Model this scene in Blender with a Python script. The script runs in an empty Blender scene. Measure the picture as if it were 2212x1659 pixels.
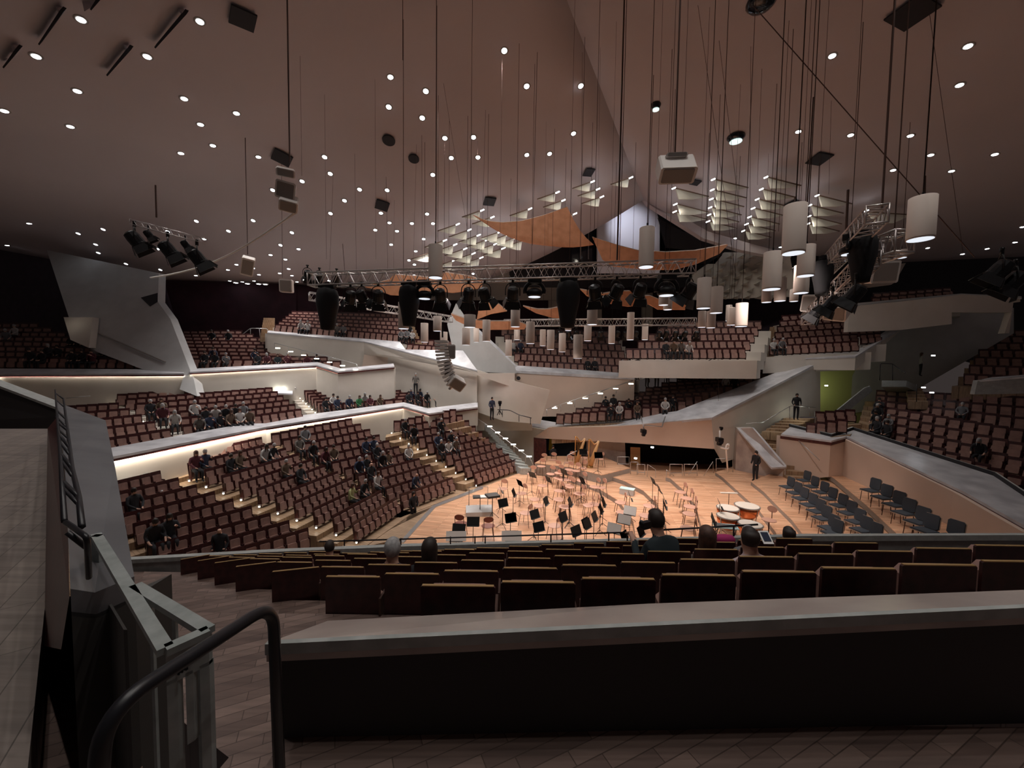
import bpy, math, random
from mathutils import Vector, Matrix
from mathutils.bvhtree import BVHTree
random.seed(7)
V = Vector
sc = bpy.context.scene
C = sc.collection
# ---------------------------------------------------------------- camera
FPX, CX, CY = 840.0, 1106.0, 829.5
EYE = V((0, 0, 7.4))
th, ro = math.radians(3.03), math.radians(0.8)
FW = V((0, math.cos(th), -math.sin(th)))
U0 = V((0, math.sin(th), math.cos(th))); R0 = V((1, 0, 0))
RT = R0*math.cos(ro) + U0*math.sin(ro); UP = U0*math.cos(ro) - R0*math.sin(ro)
cam_d = bpy.data.cameras.new('camera'); cam = bpy.data.objects.new('camera', cam_d); C.objects.link(cam)
cam_d.sensor_width = 36; cam_d.lens = FPX/2212*36; cam_d.clip_start = .05; cam_d.clip_end = 300
M = Matrix((RT, UP, -FW)).transposed().to_4x4(); M.translation = EYE
cam.matrix_world = M; sc.camera = cam
def ray(px, py): return FW*FPX + RT*(px-CX) - UP*(py-CY)
DS = [1]                               # depth factor for whole lines of structure that stand further off
def P(px, py, Y):                      # the point at depth Y (metres in front of the photographer)
    Y = Y*DS[0]
    d = ray(px, py); return EYE + d*(Y/d.y)
def Z(px, py, z):                      # the point on the level z (stage floor = 0)
    d = ray(px, py); return EYE + d*((z-EYE.z)/d.z)
# ---------------------------------------------------------------- world + exposure
w = bpy.data.worlds.new('world'); sc.world = w; w.use_nodes = True
w.node_tree.nodes['Background'].inputs[0].default_value = (1.0, .80, .76, 1)
w.node_tree.nodes['Background'].inputs[1].default_value = .034
sc.view_settings.view_transform = 'Standard'; sc.view_settings.look = 'None'
sc.view_settings.exposure = 0.0; sc.view_settings.gamma = 1; sc.view_settings.use_curve_mapping = False
cy = sc.cycles
cy.max_bounces = 5; cy.diffuse_bounces = 3; cy.glossy_bounces = 2; cy.transmission_bounces = 2
cy.sample_clamp_indirect = 4; cy.sample_clamp_direct = 0; cy.caustics_reflective = False; cy.caustics_refractive = False
cy.use_denoising = True; cy.use_light_tree = True
def spot(name, loc, target, energy, size, blend=.5, color=(1, .9, .82), rad=.12):
    l = bpy.data.lights.new(name, 'SPOT'); l.energy = energy; l.spot_size = math.radians(size); l.spot_blend = blend
    l.color = color; l.shadow_soft_size = rad
    o = bpy.data.objects.new(name, l); C.objects.link(o); o.location = loc
    o.rotation_euler = (V(target)-V(loc)).to_track_quat('-Z', 'Y').to_euler(); return o
def point(name, loc, energy, color=(1, .9, .8), rad=.05):
    l = bpy.data.lights.new(name, 'POINT'); l.energy = energy; l.color = color; l.shadow_soft_size = rad
    o = bpy.data.objects.new(name, l); C.objects.link(o); o.location = loc; return o
def area(name, a, b, width, energy, down, color=(1, .88, .72)):  # strip light from a to b shining along down
    a, b = V(a), V(b); d = b-a; l = bpy.data.lights.new(name, 'AREA'); l.shape = 'RECTANGLE'
    l.size = d.length; l.size_y = width; l.energy = energy; l.color = color
    o = bpy.data.objects.new(name, l); C.objects.link(o)
    x = d.normalized(); z = -V(down).normalized(); y = z.cross(x).normalized(); z = x.cross(y)
    m = Matrix((x, y, z)).transposed().to_4x4(); m.translation = (a+b)/2; o.matrix_world = m; return o
# the truss spotlights that light the stage
STAGE_SPOTS = [((-6, 14.5, 9.9), (-3.5, 18.5, 0)), ((-2.5, 14.3, 9.9), (-1, 19, 0)), ((1.5, 14, 9.9), (1.5, 19.5, .2)),
               ((4.5, 13.8, 9.9), (5, 20, .5)), ((6.5, 13.7, 9.9), (8.5, 19, .6)), ((-1, 28, 9.3), (0, 22, 0)), ((4, 27, 9.3), (4, 20, 0)), ((7.5, 23.5, 8.7), (9, 18.5, .6)), ((8, 12, 12), (13, 18, 1))]
for a, b in STAGE_SPOTS: spot('stage_spot', a, b, 1650, 62, .8, (1, .84, .76), .2)
# ---------------------------------------------------------------- materials
MT = {}
def mat(name, col, rough=.6, metal=0, emit=None, noise=None, bump=0, spec=.5):
    m = bpy.data.materials.new(name); m.use_nodes = True; nt = m.node_tree; b = nt.nodes['Principled BSDF']
    b.inputs['Base Color'].default_value = (*col, 1); b.inputs['Roughness'].default_value = rough; b.inputs['Metallic'].default_value = metal
    b.inputs['Specular IOR Level'].default_value = spec
    if emit: b.inputs['Emission Color'].default_value = (*emit[0], 1); b.inputs['Emission Strength'].default_value = emit[1]
    if noise or bump:
        tc = nt.nodes.new('ShaderNodeTexCoord'); n = nt.nodes.new('ShaderNodeTexNoise')
        nt.links.new(tc.outputs['Object'], n.inputs['Vector']); n.inputs['Scale'].default_value = (noise or (3,))[0]; n.inputs['Detail'].default_value = 6
        if noise:
            r = nt.nodes.new('ShaderNodeMix'); r.data_type = 'RGBA'
            nt.links.new(n.outputs['Fac'], r.inputs['Factor']); r.inputs['A'].default_value = (*col, 1); r.inputs['B'].default_value = (*noise[1], 1)
            mr = nt.nodes.new('ShaderNodeMapRange'); mr.inputs[1].default_value = .35; mr.inputs[2].default_value = .65
            nt.links.new(n.outputs['Fac'], mr.inputs[0]); nt.links.new(mr.outputs[0], r.inputs['Factor'])
            nt.links.new(r.outputs['Result'], b.inputs['Base Color'])
        if bump:
            bp = nt.nodes.new('ShaderNodeBump'); bp.inputs['Strength'].default_value = bump
            nt.links.new(n.outputs['Fac'], bp.inputs['Height']); nt.links.new(bp.outputs['Normal'], b.inputs['Normal'])
    MT[name] = m; return m
def plank(name, c1, c2, c3, w, h, rot, rough=.4, mortar=.006):
    m = mat(name, c1, rough); nt = m.node_tree; b = nt.nodes['Principled BSDF']
    tc = nt.nodes.new('ShaderNodeTexCoord'); mp = nt.nodes.new('ShaderNodeMapping'); mp.inputs['Rotation'].default_value[2] = rot
    br = nt.nodes.new('ShaderNodeTexBrick'); br.inputs['Scale'].default_value = 1; br.inputs['Brick Width'].default_value = w; br.inputs['Row Height'].default_value = h
    br.inputs['Mortar Size'].default_value = mortar; br.inputs['Color1'].default_value = (*c1, 1); br.inputs['Color2'].default_value = (*c2, 1); br.inputs['Mortar'].default_value = (*c3, 1)
    br.offset = .37; br.squash = 1
    nt.links.new(tc.outputs['Object'], mp.inputs[0]); nt.links.new(mp.outputs[0], br.inputs[0])
    n = nt.nodes.new('ShaderNodeTexNoise'); n.inputs['Scale'].default_value = 2.5; n.inputs['Detail'].default_value = 5
    mp2 = nt.nodes.new('ShaderNodeMapping'); mp2.inputs['Rotation'].default_value[2] = rot; mp2.inputs['Scale'].default_value = (.6, 8, 1)
    nt.links.new(tc.outputs['Object'], mp2.inputs[0]); nt.links.new(mp2.outputs[0], n.inputs['Vector'])
    mx = nt.nodes.new('ShaderNodeMix'); mx.data_type = 'RGBA'; mx.blend_type = 'MULTIPLY'; mx.inputs['Factor'].default_value = .7
    mr = nt.nodes.new('ShaderNodeMapRange'); mr.inputs[1].default_value = .3; mr.inputs[2].default_value = .7; mr.inputs[3].default_value = .62; mr.inputs[4].default_value = 1.25
    nt.links.new(n.outputs['Fac'], mr.inputs[0]); nt.links.new(br.outputs['Color'], mx.inputs['A']); nt.links.new(mr.outputs[0], mx.inputs['B'])
    nt.links.new(mx.outputs['Result'], b.inputs['Base Color']); return m
mat('plaster', (.66, .61, .55), .85, noise=(.8, (.61, .56, .50)))
mat('cream_plaster', (.66, .52, .43), .8, noise=(.5, (.60, .47, .39)))
mat('ceiling', (.57, .50, .51), .9, noise=(.15, (.53, .465, .475)))
mat('grey_plaster', (.52, .52, .52), .85, noise=(1, (.46, .46, .46)))
mat('marble', (.66, .66, .69), .28, noise=(1.3, (.44, .44, .47)))
mat('warm_marble', (.52, .45, .41), .3, noise=(1.5, (.36, .30, .28)))
mat('slate', (.20, .20, .21), .35, noise=(2, (.14, .14, .15)))
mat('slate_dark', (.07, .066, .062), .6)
mat('concrete', (.30, .31, .31), .7, noise=(6, (.24, .25, .25)), bump=.05)
mat('concrete_edge', (.42, .44, .43), .65, noise=(9, (.33, .35, .34)))
mat('dark_wall', (.035, .018, .03), .8, noise=(2, (.022, .012, .02)))
mat('burgundy_wall', (.055, .014, .025), .75, noise=(1, (.035, .009, .016)))
mat('black_wall', (.02, .018, .022), .75)
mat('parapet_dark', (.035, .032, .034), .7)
mat('dark_wood', (.10, .025, .022), .35, noise=(7, (.05, .012, .012)))
mat('seat_wood', (.060, .015, .015), .3, noise=(9, (.030, .008, .009)))
mat('seat_fabric', (.34, .20, .165), .85, noise=(5, (.27, .155, .13)))
mat('gold_edge', (.55, .36, .16), .35, .6)
mat('orange_panel', (.90, .44, .24), .7, noise=(2.5, (.78, .35, .18)))
mat('fin_white', (.80, .76, .66), .8)
mat('panel_edge', (.16, .10, .07), .7)
mat('black_metal', (.012, .012, .014), .4, .3)
mat('black_cloth', (.006, .006, .008), .85)
mat('rail_black', (.012, .012, .016), .38)
mat('rail_white', (.38, .41, .40), .5, noise=(14, (.28, .31, .30)))
mat('steel', (.55, .55, .56), .3, .85)
mat('aluminium', (.60, .55, .54), .38, .7)
mat('speaker_white', (.86, .81, .77), .6)
mat('cylinder_paint', (.74, .63, .56), .7)
mat('cyl_light', (.9, .95, 1), .4, emit=((.80, .90, 1), .9))
mat('lamp_glow', (1, 1, 1), .4, emit=((.90, .95, 1), 16))
mat('lamp_trim', (.30, .27, .25), .5)
mat('step_glow', (1, 1, 1), .4, emit=((1, .92, .72), 8))
mat('panel_glow', (1, 1, 1), .4, emit=((.72, .95, .90), 1.1))
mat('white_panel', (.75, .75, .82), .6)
mat('copper', (.80, .28, .12), .25, .9)
mat('drum_skin', (.72, .66, .58), .5)
mat('gold', (.75, .48, .20), .25, .85)
mat('harp_wood', (.60, .34, .14), .35)
mat('chair_wood', (.60, .34, .25), .4)
mat('chair_red', (.22, .06, .04), .4)
mat('chair_blue', (.045, .055, .07), .8)
mat('chair_shell', (.45, .33, .25), .5)
mat('chair_leg', (.09, .05, .04), .4, .5)
mat('paper', (.93, .92, .89), .7)
mat('paper_cyan', (.55, .75, .75), .7)
mat('stand_black', (.018, .022, .024), .45)
mat('riser_grey', (.34, .30, .27), .6, noise=(20, (.27, .24, .21)))
mat('skin', (.52, .30, .22), .6)
mat('hair_grey', (.45, .44, .44), .8, noise=(25, (.28, .27, .27)))
mat('hair_dark', (.02, .014, .012), .6, noise=(25, (.035, .022, .018)))
mat('hair_brown', (.10, .045, .03), .6, noise=(25, (.05, .025, .018)))
mat('cloth_black', (.014, .014, .018), .85); mat('cloth_navy', (.025, .035, .07), .85); mat('cloth_white', (.46, .44, .43), .85)
mat('cloth_green', (.03, .16, .06), .85); mat('cloth_red', (.09, .02, .03), .85); mat('cloth_grey', (.16, .16, .17), .85)
mat('cloth_brown', (.12, .08, .055), .85); mat('cloth_teal', (.014, .024, .03), .85); mat('cloth_pink', (.50, .40, .42), .85)
mat('cloth_yellow', (.34, .34, .16), .85); mat('cloth_pattern', (.25, .22, .20), .85, noise=(60, (.02, .02, .02))); mat('magenta', (.40, .02, .14), .8)
mat('yellow', (.65, .55, .05), .6); mat('green_wall', (.48, .50, .20), .8); mat('glass_dark', (.01, .012, .018), .08)
plank('stage_floor', (.84, .51, .32), (.62, .33, .19), (.34, .16, .09), 2.6, .12, math.radians(10), .33)
plank('parquet', (.22, .150, .125), (.13, .085, .072), (.07, .045, .035), .42, .085, math.radians(-25), .45, .003)
plank('walk_floor', (.30, .25, .22), (.245, .205, .185), (.12, .10, .09), 1.6, .16, math.radians(55), .5, .003)
plank('step_wood', (.40, .27, .17), (.33, .22, .14), (.2, .12, .07), 1.2, .12, .6, .45)
def M_(n): return MT[n]
# ---------------------------------------------------------------- mesh builder
class MB:
    def __init__(s): s.v = []; s.f = []; s.m = []; s.sm = []; s.cur = 0; s.smooth = False
    def mat(s, i): s.cur = i; return s
    def add(s, vs, fs):
        n = len(s.v); s.v += [tuple(v) for v in vs]
        for f in fs: s.f.append([i+n for i in f]); s.m.append(s.cur); s.sm.append(s.smooth)
        return s
    def box(s, c, size, m=None, rot=None):
        x, y, z = [q/2 for q in size]; vs = [V((i*x, j*y, k*z)) for i in (-1, 1) for j in (-1, 1) for k in (-1, 1)]
        if rot is not None: vs = [rot @ v for v in vs]
        vs = [v+V(c) for v in vs]
        if m is not None: vs = [m @ v for v in vs]
        return s.add(vs, [(0, 1, 3, 2), (4, 6, 7, 5), (0, 4, 5, 1), (2, 3, 7, 6), (0, 2, 6, 4), (1, 5, 7, 3)])
    def rbox(s, c, size, r=.02, rot=None):          # box with chamfered edges along its outline
        x, y, z = [q/2 for q in size]; r = min(r, x*.9, z*.9)
        o = [(-x+r, -z), (x-r, -z), (x, -z+r), (x, z-r), (x-r, z), (-x+r, z), (-x, z-r), (-x, -z+r)]
        vs = [V((a, -y, b)) for a, b in o] + [V((a, y, b)) for a, b in o]
        if rot is not None: vs = [rot @ v for v in vs]
        vs = [v+V(c) for v in vs]
        return s.add(vs, [tuple(range(8)), tuple(range(15, 7, -1))] + [(i, i+8, (i+1) % 8+8, (i+1) % 8) for i in range(8)])
    def tube(s, pts, r, n=6, cap=True):
        pts = [V(p) for p in pts]; rs = r if isinstance(r, (list, tuple)) else [r]*len(pts)
        rings = []; a = None
        for i, p in enumerate(pts):
            d = (pts[min(i+1, len(pts)-1)] - pts[max(i-1, 0)])
            d = d.normalized() if d.length > 1e-9 else V((0, 0, 1))
            if a is None: a = d.orthogonal().normalized()
            a = (a - d*a.dot(d)); a = a.normalized() if a.length > 1e-6 else d.orthogonal().normalized()
            b = d.cross(a); rings.append([p + (a*math.cos(t)+b*math.sin(t))*rs[i] for t in [2*math.pi*k/n for k in range(n)]])
        vs = [v for q in rings for v in q]; fs = []
        for i in range(len(rings)-1):
            for k in range(n): fs.append((i*n+k, i*n+(k+1) % n, (i+1)*n+(k+1) % n, (i+1)*n+k))
        if cap: fs += [tuple(range(n-1, -1, -1)), tuple(range((len(rings)-1)*n, len(rings)*n))]
        return s.add(vs, fs)
    def lathe(s, prof, n=16, c=(0, 0, 0), m=None):
        vs = []; fs = []
        for r, z in prof:
            for k in range(n): vs.append(V((r*math.cos(2*math.pi*k/n), r*math.sin(2*math.pi*k/n), z)))
        if m is not None: vs = [m @ v for v in vs]
        vs = [v+V(c) for v in vs]
        for i in range(len(prof)-1):
            for k in range(n): fs.append((i*n+k, i*n+(k+1) % n, (i+1)*n+(k+1) % n, (i+1)*n+k))
        fs += [tuple(range(n-1, -1, -1)), tuple(range((len(prof)-1)*n, len(prof)*n))]
        return s.add(vs, fs)
    def prism(s, pts, vec):
        pts = [V(p) for p in pts]; n = len(pts); vec = V(vec)
        return s.add(pts + [p+vec for p in pts], [tuple(range(n)), tuple(range(2*n-1, n-1, -1))] + [(i, i+n, (i+1) % n+n, (i+1) % n) for i in range(n)])
    def strip(s, A, B, vec):                          # slab between two polylines, thickened along vec
        A = [V(p) for p in A]; B = [V(p) for p in B]; vec = V(vec)
        for i in range(len(A)-1): s.prism([A[i], A[i+1], B[i+1], B[i]], vec)
        return s
    def build(s, name, mats, parent=None, loc=None):
        me = bpy.data.meshes.new(name); me.from_pydata(s.v, [], s.f)
        for m in (mats if isinstance(mats, (list, tuple)) else [mats]): me.materials.append(M_(m) if isinstance(m, str) else m)
        me.polygons.foreach_set('material_index', s.m); me.polygons.foreach_set('use_smooth', s.sm); me.update()
        o = bpy.data.objects.new(name, me); C.objects.link(o)
        if parent is not None: o.parent = parent
        if loc is not None: o.location = loc
        return o
def tag(o, label, cat, group=None, kind=None):
    o['label'] = label; o['category'] = cat
    if group: o['group'] = group
    if kind: o['kind'] = kind
    return o
def struct(o): o['kind'] = 'structure'; return o
def empty(name, loc=(0, 0, 0), rz=0, label=None, cat=None, group=None):
    o = bpy.data.objects.new(name, None); C.objects.link(o); o.location = loc; o.rotation_euler = (0, 0, rz); o.empty_display_size = .1
    if label: tag(o, label, cat, group)
    return o
def dup(root, loc=None, rz=None, label=None, group=None, scale=None):
    r = root.copy(); C.objects.link(r)
    if loc is not None: r.location = loc
    if rz is not None: r.rotation_euler = (0, 0, rz)
    if scale is not None: r.scale = scale if isinstance(scale, (tuple, list)) else (scale,)*3
    if label: r['label'] = label
    if group: r['group'] = group
    for ch in KIDS(root):
        c = ch.copy(); C.objects.link(c); c.parent = r
        for g in KIDS(ch):
            d = g.copy(); C.objects.link(d); d.parent = c
    return r
_kids = {}
def KIDS(o):
    k = o.name
    if k not in _kids: _kids[k] = list(o.children)
    return _kids[k]
ORD = ['zeroth', 'first', 'second', 'third', 'fourth', 'fifth', 'sixth', 'seventh', 'eighth', 'ninth', 'tenth', 'eleventh', 'twelfth', 'thirteenth', 'fourteenth', 'fifteenth', 'sixteenth', 'seventeenth', 'eighteenth', 'nineteenth', 'twentieth', 'twenty-first', 'twenty-second', 'twenty-third', 'twenty-fourth', 'twenty-fifth', 'twenty-sixth', 'twenty-seventh', 'twenty-eighth', 'twenty-ninth', 'thirtieth', 'thirty-first', 'thirty-second', 'thirty-third', 'thirty-fourth', 'thirty-fifth', 'thirty-sixth', 'thirty-seventh', 'thirty-eighth', 'thirty-ninth', 'fortieth']
# ================================================================ STRUCTURE
def PL(pts): return [P(*p) for p in pts]
def wall(name, pts, m, vec=(0, .25, 0), extra=None):
    # flat upright wall: its plane stands through the leftmost and rightmost of its corners
    i0 = min(range(len(pts)), key=lambda i: pts[i][0]); i1 = max(range(len(pts)), key=lambda i: pts[i][0])
    a, c = P(*pts[i0]), P(*pts[i1]); n = V((-(c-a).y, (c-a).x, 0)).normalized()
    b = MB(); b.prism([EYE + ray(x, y)*((a-EYE).dot(n)/ray(x, y).dot(n)) for x, y, _ in pts], vec)
    for e in (extra or []): b.prism(PL(e), vec)
    return struct(b.build(name, m))
def parapet(tag_, front, back, base, mslab='marble', mwall='plaster', mdark='dark_wood', light=None, th=.10, dark=.10, out=.12):
    # stone slab on a plaster wall with a dark edge board below it; light = watts per metre of the hidden strip
    F, B, W = PL(front), PL(back), PL(base)
    struct(MB().strip(F, B, (0, 0, -th)).build('parapet_coping_'+tag_, mslab))
    F2 = [p+V((0, 0, -th)) for p in F]; F3 = [p+V((0, 0, -th-dark)) for p in F]
    if mdark: struct(MB().strip(F2, F3, (0, .05, 0)).build('trim_'+tag_, mdark))
    T = []
    for p, q in zip(F, W):
        d = V((p.x, p.y, 0)).normalized()*out; T.append(p + V((d.x, d.y, -th)))
    Wb = [V((t.x, t.y, q.z)) for t, q in zip(T, W)]
    struct(MB().strip(T, Wb, (0, .3, 0)).build('wall_'+tag_, mwall))
    if light:
        for i in range(len(T)-1):
            a, b = T[i], T[i+1]
            if light[i]:
                dn = V((0, 0, -1)); off = V((-(a+b).x, -(a+b).y, 0)).normalized()*.09
                area('cove_light', a+off+V((0, 0, -.06)), b+off+V((0, 0, -.06)), .06, light[i]*(b-a).length, dn+(-off*3.2))
    return F, T, Wb
# ---- ceiling: tent shaped skins hung from a ridge
def quad_patch(A, B, sag, nu=24, nv=24):           # ruled skin between polylines A and B, sagging between them
    def at(L, u):
        f = u*(len(L)-1); i = min(int(f), len(L)-2); return L[i].lerp(L[i+1], f-i)
    vs = []; fs = []
    for i in range(nu+1):
        a, b = at(A, i/nu), at(B, i/nu)
        for j in range(nv+1):
            v = j/nv; p = a.lerp(b, v); vs.append(p + V((0, 0, -sag*4*v*(1-v))))
    for i in range(nu):
        for j in range(nv): k = i*(nv+1)+j; fs.append((k, k+1, k+nv+2, k+nv+1))
    return vs, fs
RB = V((-2, -6, 25)); RA = P(1225, 0, 15.5); RC = P(1390, 430, 28)
ridge = [RB, RB.lerp(RA, .5), RA, RA.lerp(RC, .5), RC]
outL = [V((-34, -6, 15)), V((-36, 10, 15)), P(0, 538, 33), P(343, 603, 35), P(640, 613, 38), P(905, 640, 40)]
skinL = quad_patch([RB, RB.lerp(RA, .6), RA.lerp(RC, .0), RA.lerp(RC, .33), RA.lerp(RC, .66), RC], outL, 1.2, 30, 24)
DS[0] = 1.2; outR = [V((30, -6, 16)), V((36, 8, 16)), P(2212, 553, 27), P(1930, 566, 29), P(1700, 556, 31)]; DS[0] = 1
skinR = quad_patch([RB, RB.lerp(RA, .5), RA, RA.lerp(RC, .5), RC], outR, .6, 24, 24)
def skin(name, s):
    b = MB(); b.smooth = True; b.add(*s); o = struct(b.build(name, 'ceiling'))
    md = o.modifiers.new('s', 'SOLIDIFY'); md.thickness = .1; md.offset = 1 if name == 'x' else 0; return o
skin('ceiling', skinL); skin('ceiling', skinR)
CV = [tuple(v) for v in skinL[0]] + [tuple(v) for v in skinR[0]]
CF = [f for f in skinL[1]] + [tuple(i+len(skinL[0]) for i in f) for f in skinR[1]]
BVH = BVHTree.FromPolygons(CV, CF)
def ceil(px, py, default=26):
    h = BVH.ray_cast(EYE, ray(px, py).normalized())
    return (h[0], h[1]) if h[0] is not None else (P(px, py, default), V((0, 0, -1)))
def up(p):                                          # the ceiling straight above a point
    h = BVH.ray_cast(V(p), V((0, 0, 1)))
    return h[0] if h[0] is not None else V((p[0], p[1], 19))
# ---- outer walls
wall('wall_left', [(-500, 470, 34), (343, 585, 35.8), (430, 880, 34), (-500, 900, 33)], 'dark_wall')
wall('wall_back_left', [(325, 560, 35.2), (640, 575, 38.4), (640, 760, 38.4), (380, 760, 34.2)], 'burgundy_wall')
wall('wall_back', [(620, 585, 38.4), (905, 610, 42), (1120, 560, 46), (1120, 790, 46), (620, 760, 38.4)], 'burgundy_wall')
wall('wall_back_pale', [(915, 520, 41), (1250, 520, 41), (1250, 648, 41), (915, 648, 41)], 'plaster')
wall('wall_back_centre', [(1000, 610, 42), (1520, 600, 42), (1520, 790, 42), (1000, 790, 42)], 'burgundy_wall')
b = MB()
for x0, x1 in ((1185, 1212), (1275, 1300), (1388, 1410)): b.prism(PL([(x0, 635, 41.5), (x1, 632, 41.5), (x1, 705, 41.5), (x0, 705, 41.5)]), (0, .4, 0))
struct(b.build('trim_wall_pilasters', 'plaster'))
wall('wall_right_back', [(1480, 640, 39), (1780, 635, 36), (1780, 790, 36), (1480, 790, 39)], 'dark_wall')
DS[0] = 1.2; wall('wall_right', [(1700, 520, 36), (1880, 540, 33), (1940, 540, 30.5), (2900, 480, 26), (2900, 1000, 26), (1940, 740, 30.5), (1700, 740, 36)], 'black_wall'); DS[0] = 1
DS[0] = 1.17; wall('wall_right_slope', [(1880, 578, 29), (1957, 568, 29), (1933, 610, 29), (1925, 615, 29), (1878, 621, 29), (1840, 600, 29)], 'cream_plaster'); DS[0] = 1
# pyramid textured reflector wall
fl = PL([(1500, 590, 33), (1565, 545, 33), (1705, 545, 31.5), (1722, 640, 31.5), (1480, 648, 33)]); struct(MB().prism(fl, (0, .3, 0)).build('wall_pyramids_backing', 'plaster'))
b = MB()
for r in range(7):
    for c in range(9):
        x, y = 1492+c*25+(r % 2)*9+r*2, 548+r*14.5
        if y > 640 or x > 1700 or (x < 1560 and y < 590-(x-1500)*.7): continue
        a, bq, cc = PL([(x, y+10, 32.4), (x+19, y, 32.4), (x+15, y+12, 32.4)]); ap = P(x+14, y+4, 31.3)
        b.add([a, bq, cc, ap], [(0, 1, 3), (1, 2, 3), (2, 0, 3)])
struct(b.build('wall_pyramids', 'plaster'))
# high recess behind the ceiling skins: dark glazed booths either side of a lit organ screen
wall('window_1', [(1235, 485, 33), (1310, 445, 33), (1312, 600, 33), (1235, 600, 33)], 'glass_dark')
wall('window_2', [(1400, 440, 33), (1470, 470, 33), (1560, 520, 33), (1560, 570, 33), (1400, 570, 33)], 'glass_dark')
wall('trim_booth_beam', [(1420, 470, 32), (1475, 500, 32), (1560, 520, 32), (1540, 545, 32), (1440, 533, 32)], 'black_wall')
wall('wall_organ_screen', [(1290, 400, 32), (1400, 395, 32), (1425, 480, 32), (1425, 590, 32), (1290, 590, 32)], 'white_panel', (0, .12, 0))
wall('wall_recess', [(1100, 330, 35), (1800, 330, 35), (1800, 620, 35), (1100, 620, 35)], 'black_wall')
for x in (1255, 1272, 1290, 1302): struct(MB().tube([P(x, 440, 32.6), P(x-1, 560, 32.6)], .03, 5).build('trim_booth_pole', 'lamp_trim'))
spot('organ_spot', P(1350, 415, 28.6), P(1358, 490, 32), 480, 62, .9, (.86, .88, 1), .1)
wall('trim_ceiling_flank', [(1390, 425, 29), (1450, 455, 29), (1530, 500, 29), (1700, 548, 30), (1700, 560, 30), (1600, 540, 30), (1520, 515, 29), (1400, 440, 29)], 'ceiling', (0, .5, 0))
# ---- leaning concrete pier on the left and its lit box
def plane3(a, b_, c):                                # depth finder on the plane through three picture points
    a, b_, c = P(*a), P(*b_), P(*c); n = (b_-a).cross(c-a)
    return lambda x, y: EYE + ray(x, y)*((a-EYE).dot(n)/ray(x, y).dot(n))
pf_ = plane3((101, 540, 30.5), (343, 600, 30), (398, 800, 26.3))
struct(MB().prism([pf_(*q) for q in [(101, 540), (343, 590), (341, 652), (368, 689), (419, 821), (426, 856), (388, 841), (398, 807), (314, 800), (209, 760), (165, 735)]], (.1, .5, 0)).build('wall_pier', 'grey_plaster'))
struct(MB().prism([pf_(*q)+V((0, -.5, 0)) for q in [(155, 687), (216, 687), (209, 752), (170, 735)]], (0, .45, 0)).build('trim_pier_box', 'plaster'))
struct(MB().prism([pf_(*q)+V((0, -.04, 0)) for q in [(305, 643), (341, 633), (341, 652), (325, 662)]], (0, .03, 0)).build('trim_pier_niche', 'black_wall'))
struct(MB().tube([pf_(216, 720)+V((0,-.1,0)), pf_(360, 782)+V((0,-.1,0))], .05, 5).build('trim_pier_rail', 'lamp_trim'))
point('box_light', pf_(185, 700)+V((0,-1.3,.3)), 3, (1, .9, .75), .1)
# ---- parapets of the terraces, left side
parapet('upper_left', [(-160, 814, 21.5), (0, 808, 23), (396, 806, 26)], [(-160, 799, 22.5), (0, 796, 24), (402, 798, 27)], [(-160, 930, 21.5), (0, 930, 23), (396, 900, 26)], light=[13, 13])
parapet('upper_middle', [(410, 803, 26), (683, 788, 29), (730, 802, 27.5), (852, 791, 30)], [(408, 797, 27), (685, 782, 30), (737, 796, 28.3), (850, 785, 31)], [(410, 900, 26), (683, 890, 29), (730, 890, 27.5), (852, 860, 30)], light=[13, 7, 0])
parapet('lower_left', [(225, 990, 14.8), (575, 922, 22.3), (870, 877, 28), (927, 893, 26.2), (1032, 879, 29)], [(224, 970, 16), (573, 907, 23.6), (872, 869, 29.2), (924, 882, 27.2), (1032, 869, 30.2)], [(225, 1120, 14.8), (575, 1010, 22.3), (870, 950, 28), (927, 940, 26.2), (1032, 920, 29)], light=[20, 17, 9, 0])
# terrace upper centre left with pale wall below and the stair lights along it
parapet('far_left', [(577, 718, 31.2), (786, 737, 32.5), (945, 777, 31), (1031, 800, 30)], [(580, 714, 32), (864, 738, 33.2), (876, 755, 32.2), (1000, 757, 31.5)], [(577, 800, 31.2), (786, 850, 32.5), (945, 930, 31), (1031, 940, 30)], mdark=None, mwall='plaster', out=.02)
wall('wall_far_prow', [(786, 741, 32), (815, 765, 31.8), (851, 770, 31.8), (950, 783, 30.6), (1034, 806, 29.5), (1112, 806, 29), (1112, 838, 29), (1000, 800, 30), (900, 783, 31)], 'plaster', (0, .2, 0))
wall('wall_centre_pier', [(985, 655, 33), (1015, 700, 32.4), (1112, 790, 31.2), (1116, 807, 30.6), (1034, 803, 30.2), (980, 765, 31), (966, 700, 32)], 'grey_plaster', (0, .4, 0))
struct(MB().strip(PL([(1013, 700, 32.3), (1060, 748, 31.8), (1112, 803, 31.2)]), PL([(1022, 700, 32.6), (1075, 748, 32.2), (1116, 790, 31.8)]), (0, 0, -.15)).build('parapet_coping_centre_ramp', 'marble'))
wall('wall_centre_lower', [(866, 760, 33.6), (1000, 795, 31.5), (1144, 836, 29.4), (1150, 930, 29), (1000, 930, 31.6), (866, 900, 34)], 'plaster', (0, .3, 0))
wall('wall_centre_prow', [(1000, 790, 31), (1142, 832, 28.4), (1188, 843, 27.6), (1167, 916, 27.2), (1090, 910, 28.6), (1000, 880, 31)], 'plaster', (0, .3, 0))
wall('wall_recess_dark', [(787, 766, 32.1), (850, 774, 32.0), (850, 806, 31.9), (779, 806, 32.1)], 'cream_plaster', (0, .2, 0))
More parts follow.
